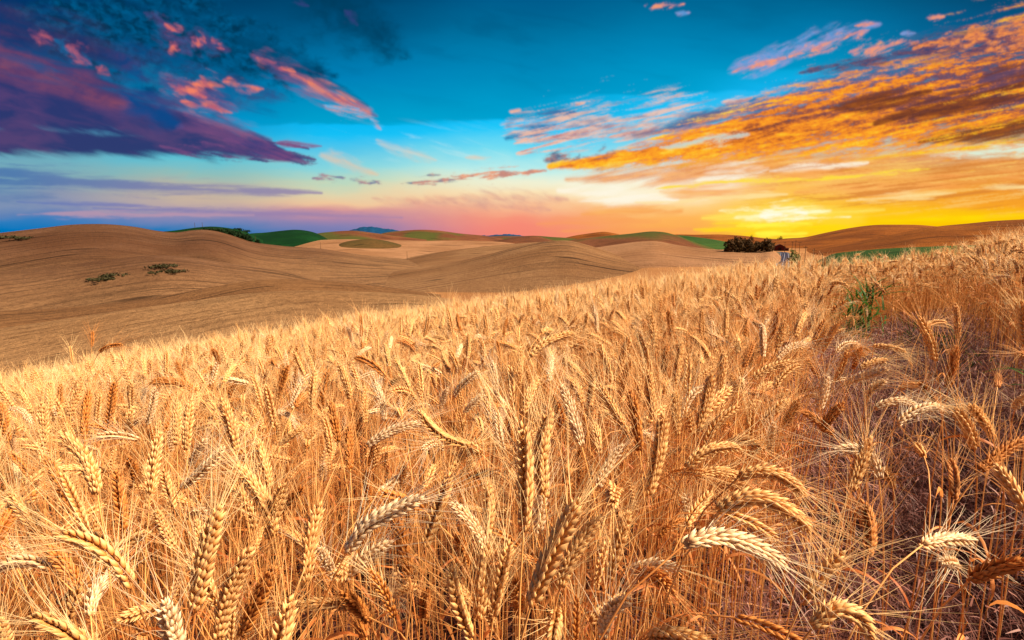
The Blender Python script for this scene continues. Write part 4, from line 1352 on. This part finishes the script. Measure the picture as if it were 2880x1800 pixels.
def build_stalk(base, stem, ear_path, shade, label, rng, fat=1.0, awn=0.062, leaf=True, nodes=None):
    """one wheat stalk as a thing: straw, ear with its beard, dry leaf"""
    base = np.array(base, float)
    L = float(np.sum(np.linalg.norm(np.diff(ear_path, axis=0), axis=1)))
    nodes = nodes or int(np.clip(L / 0.0047, 12, 23))
    root = put('wheat_stalk', None, None, base)
    tag(root, label, 'wheat stalk', 'wheat stalks near the camera')
    v, q = stem_shape(stem - base)
    put('stem', quad_mesh('stem', v, q, M_STEM), root)
    ear, aw = ear_shape(ear_path - base, rng, rng.uniform(0, 3.14), fat, nodes, awn=awn if shade != 'pale' else awn * 0.85)
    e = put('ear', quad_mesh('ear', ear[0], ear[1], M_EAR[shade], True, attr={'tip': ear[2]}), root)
    put('beard', quad_mesh('beard', aw[0], aw[1], M_AWN[shade], True), e)
    if leaf:
        s = np.asarray(stem) - base
        k = int(len(s) * rng.uniform(.3, .62))
        v, q = leaf_shape(s[k], rng.uniform(0, 6.28), rng, rng.uniform(.09, .19), rng.uniform(.005, .009))
        put('leaf', quad_mesh('leaf', v, q, M_LEAFW), root)
    return root


CAN = 0.86          # height of the standing crop


def place_traced(spec, rng):
    pts, shade = spec[:-1], spec[-1]
    px = np.array(pts, float)
    ln = float(np.sum(np.linalg.norm(np.diff(px, axis=0), axis=1)))
    best = None
    for d in np.geomspace(0.33, 9.0, 260):
        n = EYE + ray(*pts[0]) * d
        h = n.z - float(ground_z(n.x, n.y))
        L = ln * d / 1440
        # an ear can be foreshortened, so short ones cost less than long ones
        cl = math.log(L / 0.098) / (0.16 if L > 0.098 else 0.30)
        ch = (h - (CAN - 0.06)) / 0.085
        c = cl * cl + ch * ch
        if best is None or c < best[0]:
            best = (c, d)
    d = best[1]
    tipd = d + rng.uniform(-.02, .02)
    P = [np.array(EYE + ray(*p) * (d + (tipd - d) * i / (len(pts) - 1))) for i, p in enumerate(pts)]
    L = ln * d / 1440
    if L < 0.075:        # foreshortened: let the tip come towards or away from the lens to give the ear its length
        away = math.sqrt(0.085 ** 2 - L * L) * (-1 if rng.random() < .6 else 1)
        P = [np.array(EYE + ray(*p) * (d + away * 0.8 * i / (len(pts) - 1))) for i, p in enumerate(pts)]
    ear = curve_through(P, 24)
    t0 = ear[1] - ear[0]
    t0 /= np.linalg.norm(t0)
    neck = ear[0]
    gz = float(ground_z(neck[0], neck[1]))
    h = neck[2] - gz
    hook = 0.10 + 0.12 * max(0, 0.6 - t0[2])
    bx = neck[:2] - t0[:2] * (0.16 + 0.10 * max(0, 0.7 - t0[2])) + rng.normal(size=2) * 0.015
    base = np.array([bx[0], bx[1], float(ground_z(bx[0], bx[1])) - 0.01])
    p1 = base + np.array([0, 0, h * 0.62])
    p2 = neck - t0 * hook
    if t0[2] < 0.1:
        p2[2] = max(p2[2], neck[2] - 0.05)
    tt = np.linspace(0, 1, 30)[:, None]
    stem = (1 - tt) ** 3 * base + 3 * (1 - tt) ** 2 * tt * p1 + 3 * (1 - tt) * tt ** 2 * p2 + tt ** 3 * neck
    key = (pts[0], pts[-1])
    label = SPECIAL.get(key) or stalk_label(ear[0], ear[-1], shade)
    # girth follows the true length the ear has been given
    build_stalk(base, stem, ear, shade, label, rng, fat=1.0 if L > 0.075 else 0.95, awn=0.11, leaf=d < 1.6)
    return ear, d


TRACED = []
for i, spec in enumerate(EARS):
    ear, d = place_traced(spec, np.random.default_rng(1000 + i))
    TRACED.append((project(ear[0]), project(ear[12]), project(ear[-1])))
TR = np.array(TRACED)            # (n, 3, (x, y, depth))

# bare strip through the crop, as seen in the photograph (pixels on the ground)
STRIP_L = [(1960, 1800), (2060, 1600), (2190, 1400), (2330, 1200), (2450, 1030), (2480, 930), (2430, 850), (2400, 800)]   # heads of the crop on the near side
STRIP_R = [(3300, 1800), (3050, 1400), (2890, 1150), (2760, 1000), (2650, 900), (2550, 840), (2480, 795)]          # foot of the crop on the far side


def ground_hit(px, py, above=0.0):
    d = ray(px, py)
    for t in np.linspace(0.3, 14, 600):
        p = EYE + d * t
        if p.z < float(ground_z(p.x, p.y)) + above:
            break
    return p.x, p.y


SL = np.array([ground_hit(*p, 0.84) for p in STRIP_L])
SR = np.array([ground_hit(*p) for p in STRIP_R])
SL = SL[np.argsort(SL[:, 1])]
SL = np.vstack([SL, SL[-1] * 2.2])
SL[:, 0] -= 0.24
SR = SR[np.argsort(SR[:, 1])]


def in_strip(x, y, grow=0.0):
    yl = np.interp(y, SL[:, 1], SL[:, 0])
    yr = np.interp(y, SR[:, 1], SR[:, 0])
    ymax = SL[-2, 1] * 1.9
    return (x > yl - grow) & (x < yr + grow) & (y < ymax)


# the rest of the single stalks: the nearest ones between the traced ears
def seg_dist(p, a, b):
    ab = b - a
    t = np.clip(((p - a) * ab).sum(-1) / ((ab * ab).sum(-1) + 1e-9), 0, 1)
    return np.linalg.norm(p - a - ab * t[..., None], axis=-1)


def add_near_stalks(count):
    rng = np.random.default_rng(4242)
    made, tries = 0, 0
    seen = [((t[0][0], t[0][1]), (t[2][0], t[2][1])) for t in TRACED]
    cand = []
    while tries < 16000:
        tries += 1
        r = 0.5 + 2.3 * rng.random() ** 0.9
        az = math.radians(rng.uniform(-56, 56))
        x, y = r * math.sin(az), r * math.cos(az)
        if in_strip(np.array(x), np.array(y)) and rng.random() < 0.97:
            continue
        cand.append((r, x, y))
    cand.sort()
    for r, x, y in cand:
        if made >= count:
            break
        phi = rng.uniform(0, 6.28)
        u = rng.random()
        lean, nod = (rng.uniform(0.02, .3), rng.uniform(.05, .6)) if u < .62 else ((rng.uniform(.4, 1.0), rng.uniform(.9, 1.7)) if u < .88 else (rng.uniform(1.1, 1.7), rng.uniform(1.7, 2.5)))
        gz = float(ground_z(x, y))
        stem, ear = posture(rng, CAN - 0.07 + rng.normal() * 0.05, phi, lean, nod, rng.uniform(.082, .108))
        base = np.array([x, y, gz - 0.01])
        stem, ear = stem + base, ear + base
        a, b = project(ear[0]), project(ear[-1])
        if a[2] < 0.34 or b[2] < 0.34:
            continue
        mx, my = (a[0] + b[0]) / 2, (a[1] + b[1]) / 2
        if not (-20 < mx < 2900 and 900 < my < 1830):
            continue
        p0, p1 = np.array(a[:2]), np.array(b[:2])
        S = np.array(seen)
        mid = (p0 + p1) / 2
        dm = min(seg_dist(mid[None], S[:, 0], S[:, 1]).min(), seg_dist(p0[None], S[:, 0], S[:, 1]).min(), seg_dist(p1[None], S[:, 0], S[:, 1]).min())
        if dm < (66 if my > 1450 else (44 if my > 1200 else 22)):
            continue
        v = rng.random()
        shade = 'pale' if v < .12 else ('amber' if v > .76 else 'gold')
        build_stalk(base, stem, ear, shade, stalk_label(ear[0], ear[-1], shade), rng, awn=0.105, leaf=rng.random() < .7)
        seen.append((tuple(p0), tuple(p1)))
        made += 1
    return made


N_NEAR = add_near_stalks(300 - len(EARS))


# ------------------------------------------------------------------ the standing crop behind them: one mass
def multi_mesh(name, parts, mats):
    """parts: (v, q, tip or None, material index)"""
    vs, qs, ts, mi, o = [], [], [], [], 0
    for v, q, t, k in parts:
        vs.append(v)
        qs.append(np.asarray(q) + o)
        ts.append(np.zeros(len(v)) + 0.5 if t is None else t)
        mi.append(np.full(len(q), k, np.int32))
        o += len(v)
    me = quad_mesh(name, np.concatenate(vs), np.concatenate(qs), mats, True, attr={'tip': np.concatenate(ts)})
    me.polygons.foreach_set('material_index', np.concatenate(mi))
    me.update()
    return me


CROP_MATS = [M_STEM, M_EAR['mixed'], M_AWN['mixed'], M_LEAFW]


def rand_pose(rng):
    u = rng.random()
    if u < .5:
        return rng.uniform(0.02, .35), rng.uniform(.05, .7)
    if u < .85:
        return rng.uniform(.4, 1.1), rng.uniform(.9, 1.75)
    return rng.uniform(1.0, 1.6), rng.uniform(1.7, 2.4)


def proto(level, seed):
    rng = np.random.default_rng(seed)
    parts = []
    stems = {0: 1, 1: 1, 2: 5}[level]
    for k in range(stems):
        off = np.array([rng.uniform(-.1, .1), rng.uniform(-.1, .1), 0]) if stems > 1 else np.zeros(3)
        lean, nod = rand_pose(rng)
        stem, ear = posture(rng, CAN - .08 + rng.normal() * (.045 if stems == 1 else .06), rng.uniform(0, 6.28), lean, nod, rng.uniform(.08, .1))
        stem, ear = stem + off, ear + off
        roll = rng.uniform(0, 3.14)
        if level == 0:
            e, a = ear_shape(ear, rng, roll, 1.0, 17, K_MID if seed % 2 else K_HI, awn=.088, awn_seg=3, awns_per=1 + seed % 2, awn_r=.00036)
            parts.append((*stem_shape(stem, n=10, sides=4), None, 0))
            for _ in range(2):
                s = stem[int(len(stem) * rng.uniform(.2, .65))]
                parts.append((*leaf_shape(s, rng.uniform(0, 6.28), rng, rng.uniform(.09, .2), .007, 6), None, 3))
        elif level == 1:
            e, a = ear_shape(ear, rng, roll, 1.05, 11, K_MID, (-.8, 0, .8), awn=.092, awn_seg=2, awns_per=2, awn_sides=2, awn_r=.0007)
            parts.append((*stem_shape(stem, n=7, sides=3), None, 0))
            s = stem[int(len(stem) * rng.uniform(.3, .7))]
            parts.append((*leaf_shape(s, rng.uniform(0, 6.28), rng, rng.uniform(.09, .2), .007, 5), None, 3))
        else:
            e, a = ear_shape(ear, rng, roll, 1.05, 6, K_MID, (-.6, .6), awn=.092, awn_seg=1, awns_per=2, awn_sides=2, awn_r=.0012)
            parts.append((*stem_shape(stem, n=5, sides=3, r0=.002, r1=.0016), None, 0))
        parts.append((e[0], e[1], e[2], 1))
        if a is not None:
            parts.append((a[0], a[1], None, 2))
    return bpy.data.objects.new('wheat_form', multi_mesh('wheat_form', parts, CROP_MATS))


def straws(seed):
    """a few straws without heads: broken, bent or late shoots"""
    rng = np.random.default_rng(seed)
    parts = []
    for k in range(4):
        off = np.array([rng.normal() * .03, rng.normal() * .03, 0])
        stem, _ = posture(rng, rng.uniform(.45, .74), rng.uniform(0, 6.28), rng.uniform(0, .5), .3, .08)
        parts.append((*stem_shape(stem + off, n=8, sides=4), None, 0))
        if rng.random() < .8:
            p = (stem + off)[int(len(stem) * rng.uniform(.3, .95))]
            parts.append((*leaf_shape(p, rng.uniform(0, 6.28), rng, rng.uniform(.09, .22), .007, 6), None, 3))
    return bpy.data.objects.new('wheat_form', multi_mesh('wheat_form', parts, CROP_MATS))


FORMS = [[proto(0, 300 + i) for i in range(12)] + [straws(320 + i) for i in range(9)], [proto(1, 400 + i) for i in range(10)], [proto(2, 500 + i) for i in range(8)]]


def scatter(name, levels, pts, lod, rot, size, label=None):
    """points of one mesh, each carrying a copy of one of the forms of its level"""
    me = bpy.data.meshes.new(name)
    me.vertices.add(len(pts))
    me.vertices.foreach_set('co', np.ascontiguousarray(pts, np.float32).ravel())
    a = me.attributes.new('rot', 'FLOAT_VECTOR', 'POINT')
    a.data.foreach_set('vector', np.ascontiguousarray(rot, np.float32).ravel())
    a = me.attributes.new('size', 'FLOAT', 'POINT')
    a.data.foreach_set('value', np.ascontiguousarray(size, np.float32))
    a = me.attributes.new('lod', 'INT', 'POINT')
    a.data.foreach_set('value', np.ascontiguousarray(lod, np.int32))
    me.update()
    o = put(name, me)
    tag(o, label, kind='stuff')
    ng = bpy.data.node_groups.new(name, 'GeometryNodeTree')
    ng.interface.new_socket('Geometry', in_out='INPUT', socket_type='NodeSocketGeometry')
    ng.interface.new_socket('Geometry', in_out='OUTPUT', socket_type='NodeSocketGeometry')
    N = ng.nodes
    L = ng.links
    gi, go = N.new('NodeGroupInput'), N.new('NodeGroupOutput')

    def named(n, t):
        q = N.new('GeometryNodeInputNamedAttribute')
        q.data_type = t
        q.inputs['Name'].default_value = n
        return q.outputs['Attribute']
    er = N.new('FunctionNodeEulerToRotation')
    L.new(named('rot', 'FLOAT_VECTOR'), er.inputs[0])
    size_s, lod_s = named('size', 'FLOAT'), named('lod', 'INT')
    out = N.new('GeometryNodeJoinGeometry')
    for k, forms in enumerate(levels):
        j = N.new('GeometryNodeJoinGeometry')
        for f in forms:
            oi = N.new('GeometryNodeObjectInfo')
            oi.inputs['Object'].default_value = f
            gti = N.new('GeometryNodeGeometryToInstance')
            L.new(oi.outputs['Geometry'], gti.inputs[0])
            L.new(gti.outputs[0], j.inputs[0])
        cmp_ = N.new('FunctionNodeCompare')
        cmp_.data_type = 'INT'
        cmp_.operation = 'EQUAL'
        L.new(lod_s, cmp_.inputs[2])
        cmp_.inputs[3].default_value = k
        rv = N.new('FunctionNodeRandomValue')
        rv.data_type = 'INT'
        rv.inputs[4].default_value = 0
        rv.inputs[5].default_value = len(forms) - 1
        iop = N.new('GeometryNodeInstanceOnPoints')
        L.new(gi.outputs[0], iop.inputs['Points'])
        L.new(cmp_.outputs[0], iop.inputs['Selection'])
        L.new(j.outputs[0], iop.inputs['Instance'])
        iop.inputs['Pick Instance'].default_value = True
        L.new(rv.outputs[2], iop.inputs['Instance Index'])
        L.new(er.outputs[0], iop.inputs['Rotation'])
        L.new(size_s, iop.inputs['Scale'])
        L.new(iop.outputs[0], out.inputs[0])
    L.new(out.outputs[0], go.inputs[0])
    md = o.modifiers.new('scatter', 'NODES')
    md.node_group = ng
    return o


def wedge(rng, r0, r1, density, half=62):
    n = int(math.radians(2 * half) * (r1 * r1 - r0 * r0) / 2 * density)
    r = np.sqrt(rng.uniform(r0 * r0, r1 * r1, n))
    az = np.radians(rng.uniform(-half, half, n))
    return r * np.sin(az), r * np.cos(az), r


def crop():
    rng = np.random.default_rng(99)
    P, Lo, Ro, Si = [], [], [], []
    for lod, r0, r1, dens in ((0, 0.62, 1.7, 240), (0, 1.7, 3.0, 330), (1, 3.0, 8.5, 270), (2, 8.5, 15, 42), (2, 15, 26, 22)):
        x, y, r = wedge(rng, r0, r1, dens)
        strip_ = in_strip(x, y)
        keep = (~strip_) | (rng.random(len(x)) < 0.02)
        # the crop is patchy
        thin = fbm(x * 0.9, y * 0.9, 8, 3)
        keep &= rng.random(len(x)) < np.clip(0.92 + 0.5 * thin, 0.35, 1)
        x, y, r = x[keep], y[keep], r[keep]
        z = ground_z(x, y) - 0.01
        s = rng.uniform(.8 if lod < 2 else .9, 1.08, len(x))
        beyond = (np.degrees(np.arctan2(x, y)) > 27) & (r > 2.2)      # ragged growth on the far side of the strip
        s = np.where(beyond, rng.uniform(.58, 1.08, len(x)), s)
        if lod == 0:
            # leave the singled-out ears in view: no crop ear in front of them
            top = np.stack([x, y, z + CAN * s], -1) - np.array(EYE)
            dep = top @ np.array(FWD)
            qx = 1440 + 1440 * (top @ np.array(RIGHT)) / dep
            qy = 900 - 1440 * (top @ np.array(UP)) / dep
            bad = np.zeros(len(x), bool)
            for t in TR:
                for k in range(3):
                    bad |= (np.hypot(qx - t[k, 0], qy - t[k, 1]) < 46) & (dep < t[k, 2] + 0.02)
            x, y, z, s, r = (q[~bad] for q in (x, y, z, s, r))
        P.append(np.stack([x, y, z], -1))
        Lo.append(np.full(len(x), lod))
        Ro.append(np.stack([rng.normal(0, .05, len(x)), rng.normal(0, .05, len(x)), rng.uniform(0, 6.283, len(x))], -1))
        Si.append(s)
    P, Lo, Ro, Si = (np.concatenate(q) for q in (P, Lo, Ro, Si))
    scatter('wheat', FORMS, P, Lo, Ro, Si, 'ripe golden wheat crop covering the near hillside')


crop()


# ------------------------------------------------------------------ dry weeds of the bare strip, straw litter, green weeds
M_DRY = straw_material('dry_weeds', (92, 50, 46), (152, 102, 88), 0.1)
M_LITTER = straw_material('straw_litter', (130, 74, 44), (206, 146, 96), 0.2)
M_GREENW = flat_material('green_weed_leaf', (40, 74, 20), (70, 102, 30), 12.0, 0.6, 0.35)


def blade(rng, p, az, el, length, width, drop, n=5):
    c = [np.array(p, float)]
    for i in range(n - 1):
        e = el - drop * (i / (n - 1)) ** 1.3
        c.append(c[-1] + length / (n - 1) * np.array([math.cos(az) * math.cos(e), math.sin(az) * math.cos(e), math.sin(e)]))
    c = np.array(c)
    s = np.array([-math.sin(az), math.cos(az), rng.uniform(-.5, .5)])
    w = width * (1 - np.linspace(0, .92, n) ** 1.6)
    V = np.concatenate([c - s * w[:, None] / 2, c + s * w[:, None] / 2])
    return V, np.array([(k, k + 1, n + k + 1, n + k) for k in range(n - 1)])


def tuft(seed, kind):
    rng = np.random.default_rng(seed)
    parts = []
    if kind == 'dry':
        for _ in range(34):
            a = rng.uniform(0, 6.28)
            p = (rng.normal() * .035, rng.normal() * .035, -.01)
            parts.append((*blade(rng, p, a, rng.uniform(.5, 1.5), rng.uniform(.07, .24), rng.uniform(.0012, .003), rng.uniform(.3, 2.4)), None, 0))
        for _ in range(26):      # seed heads, short and feathery
            a = rng.uniform(0, 6.28)
            p = (rng.normal() * .06, rng.normal() * .06, rng.uniform(.06, .2))
            parts.append((*blade(rng, p, a, rng.uniform(-.6, 1.0), rng.uniform(.015, .04), rng.uniform(.002, .005), rng.uniform(0, 1.2), 3), None, 0))
        mats = [M_DRY]
    else:
        for _ in range(16):      # fallen straw and leaf
            a = rng.uniform(0, 6.28)
            p = (rng.normal() * .08, rng.normal() * .08, rng.uniform(0, .05))
            parts.append((*blade(rng, p, a, rng.uniform(-.1, .5), rng.uniform(.08, .25), rng.uniform(.002, .007), rng.uniform(0, .8), 4), None, 0))
        mats = [M_LITTER]
    return bpy.data.objects.new('weed_form', multi_mesh('weed_form', parts, mats))


def undergrowth():
    rng = np.random.default_rng(123)
    dry = [tuft(700 + i, 'dry') for i in range(8)]
    lit = [tuft(800 + i, 'litter') for i in range(6)]
    P, Lo = [], []
    x, y, r = wedge(rng, 0.5, 9, 95, 66)
    k = in_strip(x, y, 0.12)
    P.append(np.stack([x[k], y[k]], -1))
    Lo.append(np.zeros(k.sum()))
    x, y, r = wedge(rng, 0.5, 3.4, 46, 60)
    k = ~in_strip(x, y)
    P.append(np.stack([x[k], y[k]], -1))
    Lo.append((rng.random(k.sum()) < .72).astype(int))
    P, Lo = np.concatenate(P), np.concatenate(Lo)
    z = ground_z(P[:, 0], P[:, 1])
    P = np.column_stack([P, z])
    Ro = np.stack([np.zeros(len(P)), np.zeros(len(P)), rng.uniform(0, 6.28, len(P))], -1)
    scatter('dry_undergrowth', [dry, lit], P, Lo, Ro, rng.uniform(.7, 1.35, len(P)), 'reddish dry weeds and fallen straw on the soil')


undergrowth()


def green_weed(px, py, h, spread, blades, label, seed, r=None):
    rng = np.random.default_rng(seed)
    x, y = ground_hit(px, py)
    if r is not None:
        q = at(px, py, r)
        x, y = q.x, q.y
    root = put('green_weed', None, None, (x, y, float(ground_z(x, y)) - 0.01))
    tag(root, label, 'weed', 'green weeds among the wheat')
    v, q = join([tube([(0, 0, 0), (rng.normal() * .03, rng.normal() * .03, h * .5), (rng.normal() * .06, rng.normal() * .06, h * .9)], [.004, .003, .0015], 5) for _ in range(3)])
    put('stem', quad_mesh('stem', v, q, M_GREENW), root)
    v, q = join([blade(rng, (rng.normal() * spread * .3, rng.normal() * spread * .3, h * rng.uniform(.1, .75)), rng.uniform(0, 6.28), rng.uniform(.4, 1.3), h * rng.uniform(.25, .5), h * .026, rng.uniform(.6, 2.2), 6) for _ in range(blades)])
    put('foliage', quad_mesh('foliage', v, q, M_GREENW), root)


green_weed(2415, 790, 0.74, .20, 70, 'tall bright green weed in the gap where the bare strip ends', 901, 6.4)
green_weed(2450, 780, 0.80, .20, 70, 'tall green weed crowding the far side of the gap where the strip ends', 902, 6.9)
green_weed(2560, 985, 0.34, .25, 40, 'low green weed in the upper bare strip, beside the standing wheat', 903)
green_weed(2650, 1000, 0.30, .25, 34, 'low green weed in the middle of the upper bare strip', 904)
green_weed(2700, 1060, 0.26, .20, 26, 'small dull green weed on the far side of the bare strip', 905)
green_weed(2925, 1330, 0.6, .12, 7, 'broad bladed green plant cut by the photo edge', 906)
